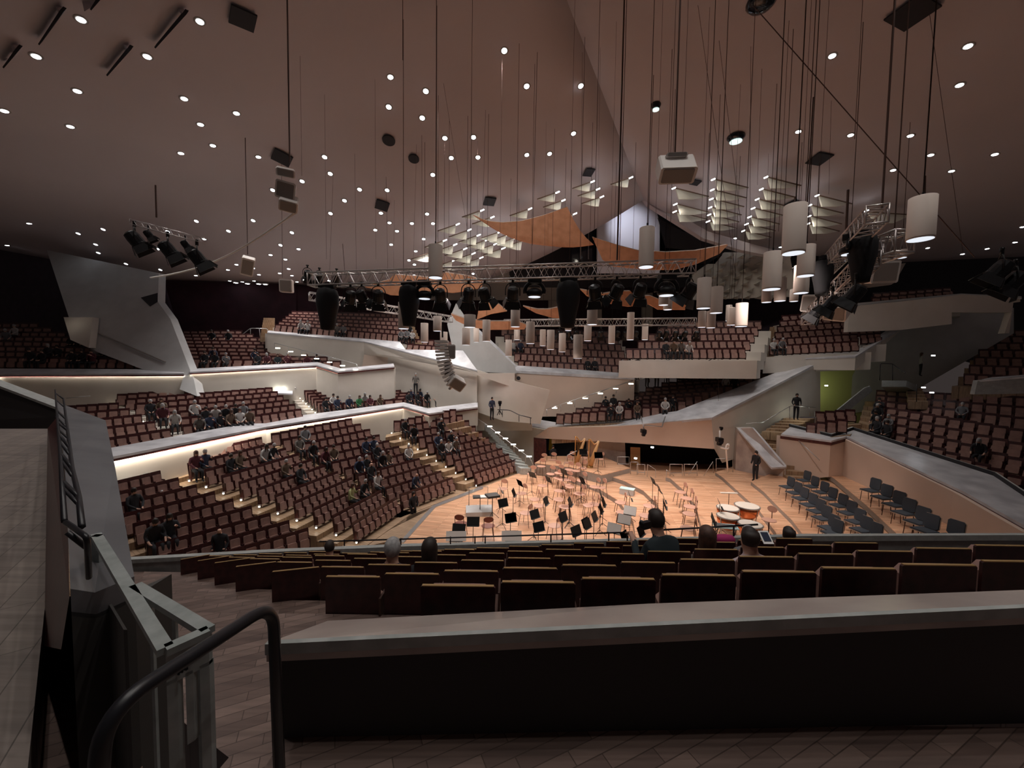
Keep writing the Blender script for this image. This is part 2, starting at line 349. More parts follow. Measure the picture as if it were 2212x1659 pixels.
# parapet centre with flagged coping and orange lit wall with stair lamps
parapet('centre', [(1110, 800, 31), (1245, 808, 30.3), (1371, 815, 29.6)], [(1109, 789, 32), (1245, 798, 31.3), (1374, 808, 30.6)], [(1110, 900, 31), (1245, 900, 30.3), (1371, 900, 29.6)], mdark=None, mwall='cream_plaster', out=.03, th=.2)
struct(MB().lathe([(.16, 0), (.16, .05)], 14, P(1120, 817, 30.7), Matrix.Rotation(math.pi/2, 3, 'X').to_4x4()).build('trim_wall_port', 'black_wall'))
# lower right terrace front: the long pale fascia over the stage doors
DS[0] = 1.1; wall('wall_stage_side', [(1050, 905, 30), (1184, 930, 25.6), (1151, 1012, 25.6), (1148, 1012, 25.8), (1046, 955, 30.6)], 'plaster', (.1, .4, 0)); DS[0] = 1
DS[0] = 1.12; wall('wall_fascia', [(1184, 924, 25.4), (1330, 921, 23.6), (1537, 905, 21.2), (1543, 970, 21.2), (1360, 957, 23.4), (1152, 946, 25.6)], 'cream_plaster', (.2, .5, 0)); DS[0] = 1
DS[0] = 1.12; struct(MB().strip(PL([(1053, 898, 30), (1184, 927, 25.4), (1330, 921, 23.6), (1538, 902, 21.2), (1757, 789, 24.5)]), PL([(1060, 890, 31), (1200, 912, 26.6), (1335, 905, 25.2), (1462, 888, 23.2), (1722, 787, 26)]), (0, 0, -.14)).build('parapet_coping_right', 'marble')); DS[0] = 1
DS[0] = 1.12; wall('wall_right_ramp', [(1537, 906, 21.2), (1757, 793, 24.5), (1772, 803, 25), (1772, 900, 25), (1730, 900, 23), (1650, 940, 22), (1590, 990, 21.6), (1560, 1000, 21.4), (1543, 970, 21.2)], 'plaster', (.3, .5, 0)); DS[0] = 1
DS[0] = 1.15; wall('wall_lit_recess', [(1770, 795, 27), (1880, 795, 27), (1880, 930, 27), (1770, 930, 27)], 'green_wall'); DS[0] = 1
DS[0] = 1.15; point('recess_light', P(1795, 845, 25.6), 26, (.95, 1, .62), .15); DS[0] = 1
# stage back under the terrace
DS[0] = 1.13; wall('wall_stage_back', [(1120, 900, 29), (1640, 900, 25), (1640, 1060, 25), (1120, 1060, 29)], 'black_wall'); DS[0] = 1
DS[0] = 1.1; wall('door_1', [(1153, 945, 26), (1180, 950, 25.6), (1180, 1010, 25.6), (1153, 1012, 26)], 'dark_wood', (0, .1, 0)); DS[0] = 1
DS[0] = 1.12; wall('door_2', [(1362, 966, 24.6), (1383, 967, 24.5), (1383, 1005, 24.5), (1362, 1004, 24.6)], 'harp_wood', (0, .1, 0)); DS[0] = 1
DS[0] = 1.1; wall('trim_exit_panel', [(1187, 945, 27), (1196, 946, 27), (1191, 975, 27), (1185, 972, 27)], 'yellow', (0, .05, 0)); DS[0] = 1
DS[0] = 1.12; wall('wall_stage_pillar', [(1268, 950, 25), (1350, 957, 24.5), (1352, 1003, 24.5), (1268, 1006, 25)], 'warm_marble'); DS[0] = 1
DS[0] = 1.2; wall('wall_marble_wing', [(1593, 925, 19.9), (1626, 925, 19.7), (1697, 1009, 18.2), (1697, 1040, 18.2), (1660, 1048, 18.3), (1588, 1020, 20)], 'warm_marble', (.15, .5, 0)); DS[0] = 1
DS[0] = 1.2; struct(MB().strip(PL([(1592, 924, 19.9), (1664, 1007, 18.0), (1668, 1010, 17.9)]), PL([(1628, 923, 19.9), (1698, 1004, 18.4), (1699, 1008, 18.2)]), (0, 0, -.1)).build('parapet_coping_wing', 'marble')); DS[0] = 1
# ---- upper right terraces
DS[0] = 1.17; parapet('upper_right', [(1622, 777, 25.5), (1848, 770, 22.6), (1944, 710, 24.5)], [(1646, 768, 26.6), (1842, 761, 24), (1918, 712, 25.6)], [(1622, 797, 25.5), (1848, 800, 22.6), (1944, 716, 24.5)], mdark=None, mwall='plaster', out=.02); DS[0] = 1
DS[0] = 1.17; wall('wall_right_gallery', [(1835, 662, 24), (1960, 650, 23.6), (2076, 636, 23.3), (2204, 642, 21.5), (2204, 652, 21.5), (2189, 654, 21.6), (2180, 720, 22), (2170, 720, 22), (2185, 675, 21.8), (2056, 675, 22.8), (2056, 700, 22.8), (1944, 713, 23.8), (1831, 717, 24)], 'plaster', (0, .35, 0)); DS[0] = 1
DS[0] = 1.17; struct(MB().strip(PL([(1833, 660, 23.9), (2076, 638, 23.2), (2207, 643, 21.3)]), PL([(1848, 655, 24.9), (2076, 634, 24.2), (2207, 640, 22.3)]), (0, 0, -.1)).build('parapet_coping_gallery', 'grey_plaster')); DS[0] = 1
DS[0] = 1.2; wall('wall_right_inner', [(1848, 776, 25), (1944, 711, 26), (2056, 690, 26), (2056, 660, 26), (2190, 665, 25), (2190, 720, 25), (2000, 830, 25), (1930, 880, 25), (1790, 900, 26), (1848, 800, 25)], 'grey_plaster'); DS[0] = 1
# curved side wing right of the lit recess and its coping
DS[0] = 1.2; wall('wall_side_wing', [(1800, 893, 22), (1868, 838, 22), (1880, 834, 22), (1885, 845, 21.5), (1830, 890, 20.5), (1795, 905, 21)], 'concrete', (.2, .3, 0)); DS[0] = 1
# ---- right front parapet beside the choir risers
R1f = [(1687, 938, 22.6), (1796, 952, 21.0), (1829, 943, 21.2), (2082, 1062, 14.2), (2240, 1150, 11.6)]
R1b = [(1707, 922, 23.8), (1797, 944, 21.8), (1843, 929, 22.4), (2153, 1030, 15.6), (2250, 1095, 13.2)]
F, B = PL(R1f), PL(R1b)
struct(MB().strip(F, B, (0, 0, -.1)).build('parapet_coping_front_right', 'marble'))
b = MB(); Bk = [p+V((0, 0, .16)) for p in B]; struct(b.strip(B, Bk, (0, .12, 0)).build('trim_parapet_kick', 'black_wall'))
struct(MB().strip([p+V((0, 0, .02)) for p in Bk], [p+V((.06, .16, .02)) for p in Bk], (0, 0, -.05)).build('trim_parapet_cap', 'concrete_edge'))
struct(MB().strip([p+V((0, 0, -.1)) for p in F], [p+V((0, 0, -.26)) for p in F], (0, .06, 0)).build('trim_parapet_edge', 'dark_wood'))
Wb = PL([(1687, 1040, 22.6), (1792, 1030, 21.1), (1862, 1034, 21.3), (2084, 1156, 14.2), (2240, 1250, 11.6)])
struct(MB().strip([p+V((0, .05, -.12)) for p in F], [V((p.x, p.y+.05, q.z)) for p, q in zip(F, Wb)], (0, .3, 0)).build('wall_front_right', 'cream_plaster'))
# ---- big foreground: parapet, walkway, terrace floor, stairwell
pf = [P(575, 1390, 1.95), P(1400, 1350, 2.02), P(2300, 1307, 2.1)]; pb = [P(708, 1341, 2.45), P(1400, 1304, 2.42), P(2300, 1271, 2.4)]
struct(MB().strip(pf, pb, (0, 0, -.10)).build('parapet_coping_near', 'warm_marble'))
struct(MB().strip([p+V((0, -.012, .004)) for p in pf], [p+V((0, -.012, -.055)) for p in pf], (0, .03, 0)).build('trim_coping_nosing', 'concrete_edge'))
wn = [p+V((.06 if i == 0 else 0, .03, -.10)) for i, p in enumerate(pf)]
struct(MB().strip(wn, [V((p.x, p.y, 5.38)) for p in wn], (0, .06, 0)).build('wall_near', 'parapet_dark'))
struct(MB().box((3.4, .6, 5.33), (9.2, 3.0, .1)).build('floor', 'parquet'))
ZT = [-2.0, -2.46, -2.95, -3.43, -3.95, -4.43, -4.9, -5.3]
YT = [1.2, 2.72, 3.66, 4.64, 5.65, 6.7, 7.7, 8.7, 9.4]
b = MB()
for k in range(1, 8):
    x0 = [0, 0, -3.9, -4.6, -5.4, -6.4, -7.6, -8.8][k]; z = 7.4+ZT[k]
    if k == 1: pl = [(-1.2, .9), (-1.2, 2.72), (9, 2.72), (9, 3.66), (-3.9, 3.66), (-2.65, 2.73), (-1.72, 2.28), (-1.9, .9)]
    else: pl = [(x0, YT[k]), (9, YT[k]), (9, YT[k+1]), (x0-.8, YT[k+1])]
    b.prism([V((x, y, z)) for x, y in pl], (0, 0, -.6))
struct(b.build('floor_terrace', 'parquet'))
fr = [(262, 1210, 9.6), (590, 1192, 9.0), (880, 1180, 8.4), (1260, 1170, 8.0), (1733, 1158, 7.2), (2300, 1155, 6.6)]; bk = [(262, 1204, 10.1), (590, 1186, 9.5), (880, 1174, 8.9), (1260, 1165, 8.4), (1733, 1153, 7.6), (2300, 1151, 7.0)]
struct(MB().strip(PL(fr), PL(bk), (0, 0, -.1)).build('parapet_coping_block', 'concrete_edge'))
A = [p+V((0, .03, -.08)) for p in PL(fr)]; struct(MB().strip(A, [V((p.x, p.y, p.z-1.6)) for p in A], (0, .2, 0)).build('wall_block_front', 'concrete'))
# walkway on the left
wf = [Z(-700, 926, 5.8), Z(103, 926, 5.8), Z(97, 1312, 5.8), Z(60, 1659, 5.8), Z(-700, 1659, 5.8)]
struct(MB().prism(wf, (0, 0, -.4)).build('floor_walkway', 'walk_floor'))
struct(MB().prism([Z(103, 926, 5.8)+V((0, 0, .01)), Z(141, 880, 6.3), Z(150, 1290, 6.3), Z(97, 1312, 5.8)], (-.05, 0, -.25)).build('baseboard_walkway', 'dark_wood'))
struct(MB().prism([Z(95, 1300, 5.8), Z(190, 1280, 5.9), Z(206, 1386, 5.42), Z(105, 1386, 5.42)], (0, 0, -.1)).build('trim_walkway_riser', 'dark_wood'))
struct(MB().prism([Z(-200, 1380, 5.4), Z(262, 1350, 5.4), Z(330, 1800, 5.4), Z(-200, 1800, 5.4)], (0, 0, -.1)).build('floor_landing', 'parquet'))
slab = [Z(122, 868, 6.55), Z(228, 908, 6.40), Z(247, 1000, 6.40), Z(290, 1245, 6.36), Z(205, 1280, 6.36), Z(152, 1272, 6.42), Z(140, 1000, 6.5)]
struct(MB().prism(slab, (0, 0, -.12)).build('parapet_coping_walkway', 'slate'))
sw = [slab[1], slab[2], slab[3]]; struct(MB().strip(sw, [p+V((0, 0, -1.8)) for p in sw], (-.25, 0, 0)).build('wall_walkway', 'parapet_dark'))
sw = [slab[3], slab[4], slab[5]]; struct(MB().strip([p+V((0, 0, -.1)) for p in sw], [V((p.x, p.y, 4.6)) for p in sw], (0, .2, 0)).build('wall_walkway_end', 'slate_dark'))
cap = [P(-700, 640, 8.4), P(0, 822, 9.3), P(122, 868, 9.2), P(228, 908, 7.6)]
a0, a1 = P(-500, 700, 9.9), P(124, 871, 9.2)
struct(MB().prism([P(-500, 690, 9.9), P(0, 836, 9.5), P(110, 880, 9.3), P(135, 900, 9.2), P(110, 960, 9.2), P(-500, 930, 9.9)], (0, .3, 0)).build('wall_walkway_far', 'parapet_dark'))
struct(MB().strip(PL([(-500, 690, 9.8), (0, 834, 9.4), (122, 880, 9.2)]), PL([(-500, 660, 10.3), (0, 820, 9.9), (124, 866, 9.7)]), (0, 0, -.06)).build('parapet_coping_far_walkway', 'concrete_edge'))
# ---- stage: nested tiers with curved fronts
arcs = [
 ('stage_floor', 0.0, [(862, 1175), (941, 1092), (1044, 1052), (1148, 1012)]),
 ('a', .25, [(1160, 1012), (1200, 1024), (1261, 1043), (1293, 1055), (1337, 1082), (1368, 1126), (1378, 1190)]),
 ('b', .50, [(1322, 1030), (1349, 1039), (1390, 1060), (1420, 1089), (1439, 1136), (1446, 1190)]),
 ('c', .75, [(1438, 1030), (1448, 1033), (1476, 1058), (1503, 1092), (1515, 1136), (1518, 1190)]),
 ('d', .95, [(1545, 1020), (1560, 1030), (1591, 1058), (1639, 1101), (1676, 1150), (1690, 1190)]),
 ('e', 1.15, [(1622, 1040), (1650, 1062), (1676, 1089), (1710, 1122), (1735, 1155), (1750, 1190)]),
 ('f', 1.45, [(1785, 1024), (1800, 1032), (1867, 1087), (1939, 1154), (1965, 1190)])]
for n, z, a in arcs:
    pts = [Z(x, y, z) for x, y in a]
    if n == 'stage_floor': pts.reverse()
    s = [pts[0]]
    for i in range(len(pts)-1):                     # soften the curve
        for t in (.25, .5, .75, 1): s.append(pts[i].lerp(pts[i+1], t))
    end = s[-1]; far = s[0]
    poly = s + [V((end.x+.2, 9.5, z)), V((19, 9.5, z)), V((20, 24, z))]
    if n == 'stage_floor': poly += [V((16, 29, z)), V((8, 29.5, z)), V((2.5, 28.5, z))]
    else: poly += [V((17, 26, z)), V((far.x+2, far.y+1.5 if n != 'a' else far.y+3, z))]
    o = struct(MB().prism([V((p.x, p.y, z-.02)) for p in poly], (0, 0, -.6 if n == 'stage_floor' else -.24)).build('floor_stage_'+('main' if n == 'stage_floor' else 'tier'), 'riser_grey'))
    o = struct(MB().prism([V((p.x, p.y, z)) for p in poly], (0, 0, -.025)).build('floor_stage_boards', 'stage_floor'))
hp = [Z(1155, 1000, .8), Z(1232, 1009, .8), Z(1300, 1026, .8), Z(1361, 1011, .8), Z(1300, 985, .8), Z(1180, 985, .8)]
struct(MB().prism([p+V((0, 0, -.03)) for p in hp], (0, 0, -.75)).build('floor_stage_harp_plinth', 'riser_grey')); struct(MB().prism(hp, (0, 0, -.03)).build('floor_stage_harp_boards', 'stage_floor'))
struct(MB().prism([V((-40, 5, -.7)), V((40, 5, -.7)), V((40, 50, -.7)), V((-40, 50, -.7))], (0, 0, -.1)).build('floor_hall', 'step_wood'))
struct(MB().prism([Z(640, 1215, -.12), Z(880, 1160, -.12), Z(945, 1100, -.12), Z(1050, 1056, -.12), Z(1160, 1014, -.12), Z(1130, 1000, -.12), Z(980, 1075, -.12), Z(860, 1120, -.12), Z(700, 1215, -.12)], (0, 0, -.3)).build('floor_gangway', 'step_wood'))
struct(MB().strip([Z(872, 1172, .03), Z(941, 1095, .03), Z(1044, 1055, .03)], [Z(862, 1172, .03), Z(934, 1092, .03), Z(1042, 1049, .03)], (0, 0, -.1)).build('trim_stage_edge', 'steel'))
# ================================================================ HOUSE SEATS
def seat_parts(w=.52):
    T = Matrix.Rotation(math.radians(-10), 3, 'X')
    sh = MB(); sh.rbox((0, .245, .60), (w+.035, .035, .56), .02, T)
    sh.box((0, .19, .25), (w*.9, .05, .30)); sh.box((w/2-.01, .10, .30), (.025, .22, .46)); sh.box((-w/2+.01, .10, .30), (.025, .22, .46))
    bk = MB(); bk.rbox((0, .20, .60), (w*.80, .06, .29), .03, T)
    cu = MB(); cu.rbox((0, .055, .33), (w*.84, .11, .34), .04, Matrix.Rotation(math.radians(-14), 3, 'X'))
    return sh, bk, cu
SH, BK, CU = seat_parts()
def make_seat():
    r = empty('auditorium_seat', (0, 0, -50), 0, 'seat', 'seat'); SH.build('shell', 'seat_wood', r); BK.build('backrest', 'seat_fabric', r); CU.build('seat_cushion', 'seat_fabric', r); return r
proto = make_seat(); proto_used = [False]
rest = MB()                                          # every seat beyond the nearest three hundred
def rest_seat(loc, rz, sc_):
    m = Matrix.Translation(loc) @ Matrix.Rotation(rz, 4, 'Z') @ Matrix.Diagonal((*sc_, 1))
    for q, mi in ((SH, 0), (BK, 1), (CU, 1)):
        rest.mat(mi).add([m @ V(v) for v in q.v], q.f)
TAKEN = []                                           # seats somebody sits in
SEATS = {}
def block(name, FL, FR, BL, BR, nr, nf, nb, indiv=False, text='', place='', lights=(), ext=.5, skip=(), m=None):
    if m is None: m = 'step_wood' if name[0] in ('a', 'r') else 'plaster'
    # rows of seats between the floor points of the front row and those of the back row
    rows = []
    for r in range(nr):
        t = r/(nr-1) if nr > 1 else 0
        L = FL.lerp(BL, t); R = FR.lerp(BR, t); z = (L.z+R.z)/2
        L2, R2 = L.copy(), R.copy(); rows.append((L2, R2, z)); n = round(nf+(nb-nf)*t)
        d = (R-L); wd = d.length/n; rz = math.atan2(d.y, d.x)
        pos = []
        for i in range(n):
            if (r, i) in skip: pos.append(None); continue
            p = L + d*((i+.5)/n); p.z = L.z+(R.z-L.z)*(i+.5)/n
            s = (wd/.56, min(1.05, max(.9, wd/.56)), 1.0)
            pos.append((p, rz)); 
            if indiv:
                lab = f'burgundy folding seat, {ORD[i+1]} from left in {ORD[r+1]} row from front, {place}'
                if not proto_used[0]:
                    proto_used[0] = True; o = proto; o.location = p; o.rotation_euler[2] = rz; o.scale = s; o['label'] = lab; o['group'] = 'seats of the '+text
                else: dup(proto, p, rz, lab, 'seats of the '+text, s)
            else: rest_seat(p, rz, s)
        SEATS.setdefault(name, []).append(pos)
    b = MB()
    for i, (L, R, z) in enumerate(rows):
        d = (R-L); d.normalize(); n = V((-d.y, d.x, 0)).normalized()
        nl, nr_ = (rows[i+1][0], rows[i+1][1]) if i+1 < len(rows) else (L+n*1.0, R+n*1.0)
        f = -.42*n; e = d*ext
        a = [L+f-e, R+f+e, V((nr_.x, nr_.y, R.z))+f+e, V((nl.x, nl.y, L.z))+f-e]
        b.prism(a, (0, 0, -1.2))
        for side, wch in ((0, 'L'), (1, 'R')):
            if wch in lights:
                q = (L-d*.12 if wch == 'L' else R+d*.12) + V((0, 0, .14)) - n*.05
                STEPL.append((q, text, wch, i, len(rows)))
    struct(b.build('floor_terrace_'+name, m))
STEPL = []
# ---- lower left stalls
block('a1', Z(392, 1282, -.1), Z(672, 1190, -.1), Z(205, 1106, 1.9), Z(358, 1062, 1.9), 9, 9, 6, True, 'near stalls', 'near-left stalls', ext=.45)
block('a2', Z(772, 1176, -.1), Z(866, 1112, -.1), P(378, 1030, 17.6), P(573, 977, 21.7), 11, 8, 11, True, 'middle stalls', 'left-centre stalls', 'L')
block('a3', Z(870, 1107, -.1), Z(984, 1064, -.1), P(588, 971, 21.9), P(764, 932, 25.2), 11, 8, 10, True, 'far middle stalls', 'mid stalls')
block('a4', Z(1030, 1053, -.1), Z(1120, 1020, -.1), P(850, 939, 25.9), P(986, 910, 27.0), 10, 8, 9, False, 'far stalls', 'far stalls', 'L')
# ---- terraces on the left
block('b0', P(228, 990, 17.2), P(375, 962, 19.6), P(120, 895, 24), P(232, 888, 25), 6, 6, 5, False, 'middle terrace', 'x')
block('b1', P(396, 955, 20), P(655, 912, 24.6), P(230, 872, 25.3), P(566, 846, 28.6), 8, 13, 17, False, 'middle terrace', 'x', 'L')
block('b2', P(692, 902, 26.3), P(1000, 874, 33), P(646, 858, 29.2), P(878, 840, 34), 8, 15, 14, False, 'middle terrace', 'x', 'L')
block('c1', P(-60, 799, 24.2), P(310, 801, 27), P(-60, 722, 30), P(78, 720, 31), 8, 17, 7, False, 'top terrace', 'x', '', .1)
block('c2', P(407, 799, 28.3), P(736, 803, 31), P(393, 735, 33), P(522, 734, 34.5), 9, 15, 8, False, 'top terrace', 'x', '', .1)
block('u0', P(592, 722, 32), P(897, 746, 33.8), P(628, 692, 36), P(868, 696, 38), 6, 24, 20, False, 'far terrace', 'x')
block('u0b', P(877, 764, 32.6), P(985, 772, 32.2), P(873, 752, 33.8), P(975, 758, 33.5), 2, 8, 8, False, 'far terrace', 'x', '', .05)
block('u1', P(1118, 800, 32.2), P(1366, 814, 31.2), P(1082, 728, 36.5), P(1330, 735, 37), 6, 17, 17, False, 'centre terrace', 'x')
block('u2', P(1352, 779, 27.5), P(1612, 779, 26), P(1440, 716, 33), P(1646, 716, 31), 5, 16, 13, False, 'right terrace', 'x')
DS[0] = 1.16; block('u3', P(1662, 771, 25), P(1856, 762, 23.6), P(1690, 702, 30), P(1852, 690, 29), 6, 11, 9, False, 'right terrace', 'x'); DS[0] = 1
DS[0] = 1.16; block('u3b', P(1860, 747, 24.2), P(1905, 744, 23.9), P(1856, 730, 25.4), P(1902, 728, 25.1), 2, 3, 3, False, 'right terrace', 'x', '', .05); DS[0] = 1
DS[0] = 1.2; block('u4', P(1888, 666, 25), P(2060, 650, 25), P(1890, 655, 27), P(2060, 642, 26.5), 2, 9, 9, False, 'top right gallery', 'x', '', .1); DS[0] = 1
DS[0] = 1.12; block('r1', P(1200, 921, 25.4), P(1446, 903, 23.5), P(1492, 829, 30), P(1706, 818, 27), 9, 13, 12, False, 'choir terrace', 'x', '', .2); DS[0] = 1
DS[0] = 1.25; block('r2', P(1740, 948, 18.2), P(1830, 938, 17.3), P(1762, 920, 19.6), P(1850, 915, 19), 2, 4, 4, False, 'near right block', 'x', '', .1); DS[0] = 1
DS[0] = 1.29; block('r3', P(1880, 950, 16.8), P(2330, 1130, 11.2), P(1890, 868, 22), P(2330, 895, 17), 7, 14, 15, False, 'near right block', 'x'); DS[0] = 1
DS[0] = 1.22; block('r4', P(2080, 835, 21), P(2330, 850, 18.4), P(2140, 735, 27), P(2330, 735, 25), 7, 8, 7, False, 'upper right block', 'x'); DS[0] = 1
rs = rest.build('auditorium_seating', ['seat_wood', 'seat_fabric'])
tag(rs, 'rows of burgundy folding seats filling the far stalls and every distant terrace', 'seats', 'distant auditorium seats', 'stuff')
# ---- the nearest rows, seen from behind
nb_ = MB(); nb_.rbox((0, 0, -.285), (.535, .022, .56), .008)
ne_ = MB(); ne_.box((0, .0, -.002), (.515, .024, .007))
nc_ = MB(); nc_.rbox((0, .06, -.26), (.48, .07, .44), .05)
ns_ = MB(); ns_.rbox((0, .15, -.42), (.48, .10, .40), .05, Matrix.Rotation(math.radians(8), 3, 'X'))
nl_ = MB(); nl_.box((.275, .08, -.5), (.02, .26, .62)); nl_.box((.275, -.012, -.42), (.012, .012, .22))
def near_seat():
    r = empty('auditorium_seat', (0, 0, 0), 0, 'x', 'seat')
    nb_.build('back_panel', 'seat_wood', r); ne_.build('edge_trim', 'gold_edge', r); nc_.build('backrest', 'seat_fabric', r); ns_.build('seat_cushion', 'seat_fabric', r); nl_.build('side_frame', 'chair_leg', r)
    r.children[1]['label'] = 'thin gilt edge along the top of the back'
    return r
nproto = near_seat(); first = True
ROWS = [(905, 1268, 2290, 1208, 173, 2.73), (701, 1248, 2290, 1172, 127.5, 3.68), (591, 1231.5, 1992, 1165.5, 100.8, 4.66), (514, 1220, 1760, 1161, 83, 5.66), (469, 1212, 1610, 1157, 70, 6.7), (433, 1207, 1330, 1174, 61, 7.7), (397, 1204, 960, 1180, 54, 8.7)]
NEAR = []
for k, (x0, y0, x1, y1, wpx, Y) in enumerate(ROWS):
    n = int((x1-x0)/wpx); row = []
    for i in range(n):
        xc = x0+(i+.5)*wpx-2; yc = y0+(y1-y0)*(xc-x0)/(x1-x0)
        p = P(xc, yc, Y); rz = 0; sx = wpx*Y/FPX/.56*1.0
        if i == 0 and k >= 2: rz = .12+.06*k
        lab = f'dark wooden seat back, {ORD[i+1]} from left in {ORD[k+1]} row beyond the near parapet'
        if first: o = nproto; o.location = p; o['label'] = lab; first = False; o.scale = (sx, 1, 1); o['group'] = 'near seats seen from behind'
        else: o = dup(nproto, p, rz, lab, 'near seats seen from behind', (sx, 1, 1))
        row.append(p)
    NEAR.append(row)
# ---- small lamps at the row ends along the aisles
b = MB(); b.box((0, 0, 0), (.055, .04, .06)); sl = b.build('step_light', 'step_glow'); tag(sl, 'x', 'aisle light'); hood = MB(); hood.box((0, 0, .06), (.11, .09, .03)); hood.build('hood', 'lamp_trim', sl)
for j, (q, text, side, i, n) in enumerate(STEPL):
    o = sl if j == 0 else dup(sl)
    o.location = q; o['label'] = f'small glowing aisle light at row {ORD[i+1]} from front, {text}, {["nearest","next","further","last","top"][sum(1 for u in STEPL[:j] if u[1:5] == (text, side, i, n))]} aisle'
    o['group'] = 'aisle lights of the '+text
    if i % 3 == 0: point('aisle_glow', q+V((-.15, -.05, .06)), .8, (1, .88, .66), .04)
NEARP = 650
# ================================================================ CEILING LAMPS
DL = []
def sc_(pts, x0, y0, s): return [(x0+a/s, y0+b/s) for a, b in pts]
DL += sc_([(520,115),(1288,128),(230,352),(948,355),(497,578),(25,706),(452,808),(1187,628),(1293,795),(1525,723),(1373,932),(1167,982),(1667,1006),(2097,1008),(2133,1116),(1952,1165),(1762,1222),(2135,1373),(1270,1423),(1636,1419),(187,1437),(668,1476),(507,1503),(1320,1538),(1477,1487),(1886,1497),(45,1579),(620,1574),(637,1628),(1018,1602),(1813,1578),(1928,1603),(1747,1641),(1242,1648),(1085,1490)], 0, 0, 2.989)
DL += sc_([(1163,320),(427,489),(657,582),(418,684),(1307,550),(1656,548),(634,755),(780,886),(964,880),(821,1014),(993,1010),(702,1123),(1308,994),(1455,987),(1609,856),(230,1218),(408,1223),(133,1290),(367,1370),(665,1376),(422,1433),(567,1437),(703,1438),(331,1480),(471,1487),(643,1538),(433,1574),(592,1617)], 700, 0, 2.989)
DL += sc_([(1085,320),(1885,262),(1835,492),(885,768),(1193,788),(1545,791),(1665,905),(2042,901),(1443,995),(1787,1000),(512,1398),(780,1450),(718,1467),(1645,1455),(1995,1459),(1850,1491),(2160,1421),(2205,1330)], 1400, 0, 2.724)
DL += sc_([(453,175),(808,203),(1087,174),(1028,241),(1253,277),(1513,207),(1458,241),(1826,174),(1620,230),(1657,272),(1790,263),(1847,235),(1945,305),(1868,278),(1470,312),(1508,322),(1550,318),(1583,328),(1625,312),(1655,330),(1697,332),(1900,318)], 0, 500, 2.962)
DL += sc_([(1078,92),(1130,133),(1690,220),(495,197),(1128,236),(982,246),(313,288)], 640, 540, 4.424)
b = MB(); b.smooth = False; b.lathe([(.15, -.02), (.165, -.05), (.13, -.06)], 16); dlp = b.build('downlight', 'lamp_trim')
g = MB(); g.lathe([(.10, -.062), (.10, -.068)], 14); g.build('lens', 'lamp_glow', dlp); tag(dlp, 'x', 'ceiling light', 'ceiling downlights')
DL.sort(key=lambda t: t[1]); bands = [DL[i:i+12] for i in range(0, len(DL), 12)]
j = 0
for bi, bd in enumerate(bands):
    bd.sort()
    for i, (px, py) in enumerate(bd):
        h, n = ceil(px, py)
        if n.z > 0: n = -n
        o = dlp if j == 0 else dup(dlp); j += 1
        o.location = h; o.rotation_euler = V((0, 0, 1)).rotation_difference(-n).to_euler(); sc0 = max(.75, min(1.15, .75+(h-EYE).length/60)); o.scale = (sc0,)*3
        o['label'] = f'small round ceiling downlight, {ORD[i+1]} from left in {ORD[bi+1]} band of lights from top'
        if (i+bi) % 2 == 0 and px < 1750 and not (px < 480 and py > 470): spot('house_light', h+V((0, 0, -.2)), h+V((0, 0, -5)), 560, 95, .9, (1, .94, .90), .12)
# dark discs and square hatches in the ceiling
def on_ceiling(name, px, py, wpx, mb_fn, matn, label, cat, group, rot=0):
    h, n = ceil(px, py); n = -n if n.z > 0 else n
    s = wpx*h.y/FPX; o = mb_fn(s).build(name, matn); tag(o, label, cat, group); o.location = h+n*.12
    o.rotation_euler = (V((0, 0, 1)).rotation_difference(-n).to_matrix() @ Matrix.Rotation(rot, 3, 'Z')).to_euler(); return o
def disc(s): b = MB(); b.lathe([(s/2, 0), (s/2, -.05)], 20); return b
def sq(s): b = MB(); b.box((0, 0, -.04), (s, s, .06)); return b
on_ceiling('ceiling_disc', 840, 299, 26, disc, 'black_wall', 'dark round ceiling opening left of the other dark disc', 'ceiling opening', 'dark ceiling openings')
on_ceiling('ceiling_disc', 894, 339, 22, disc, 'black_wall', 'small dark round ceiling opening, lower right of the two', 'ceiling opening', 'dark ceiling openings')
for px, py, w_, r, t in [(523, 31, 44, .75, 'large dark square hatch near the top left'), (610, 336, 34, .75, 'dark square hatch above the left speaker cluster'), (826, 440, 26, .5, 'small dark hatch left of the coffered ceiling'), (1057, 431, 24, .3, 'small dark hatch above the orange sail'), (1271, 368, 20, .3, 'small dark hatch above the far coffers'), (1972, 18, 62, .25, 'large dark square hatch at top right'), (1770, 338, 34, .1, 'dark hatch above the right coffers'), (1503, 389, 18, .1, 'tiny dark hatch beside the big white speaker'), (1712, 437, 26, .4, 'dark hatch behind the tallest hanging drum lamp')]:
    on_ceiling('ceiling_hatch', px, py, w_, sq, 'black_wall', t, 'ceiling hatch', 'ceiling hatches', r)
for px, py, w_, t in [(1417, 223, 20, 'small pale round lamp right of the ceiling ridge'), (1590, 293, 34, 'larger pale green round lamp above the right coffers'), (1645, 0, 56, 'big dark glass dome lamp cut by the top edge')]:
    h, n = ceil(px, py); s = w_*h.y/FPX/2
    o = MB(); o.smooth = True; o.lathe([(s*.4, 0), (s, -.03), (s*1.02, -.10), (s*.8, -.22), (s*.3, -.3)], 18); o = o.build('round_lamp', 'glass_dark'); tag(o, t, 'lamp'); o.location = h
    if w_ < 50: q = MB(); q.lathe([(s*.7, -.29), (s*.7, -.32)], 16); q.build('lens', 'panel_glow', o)
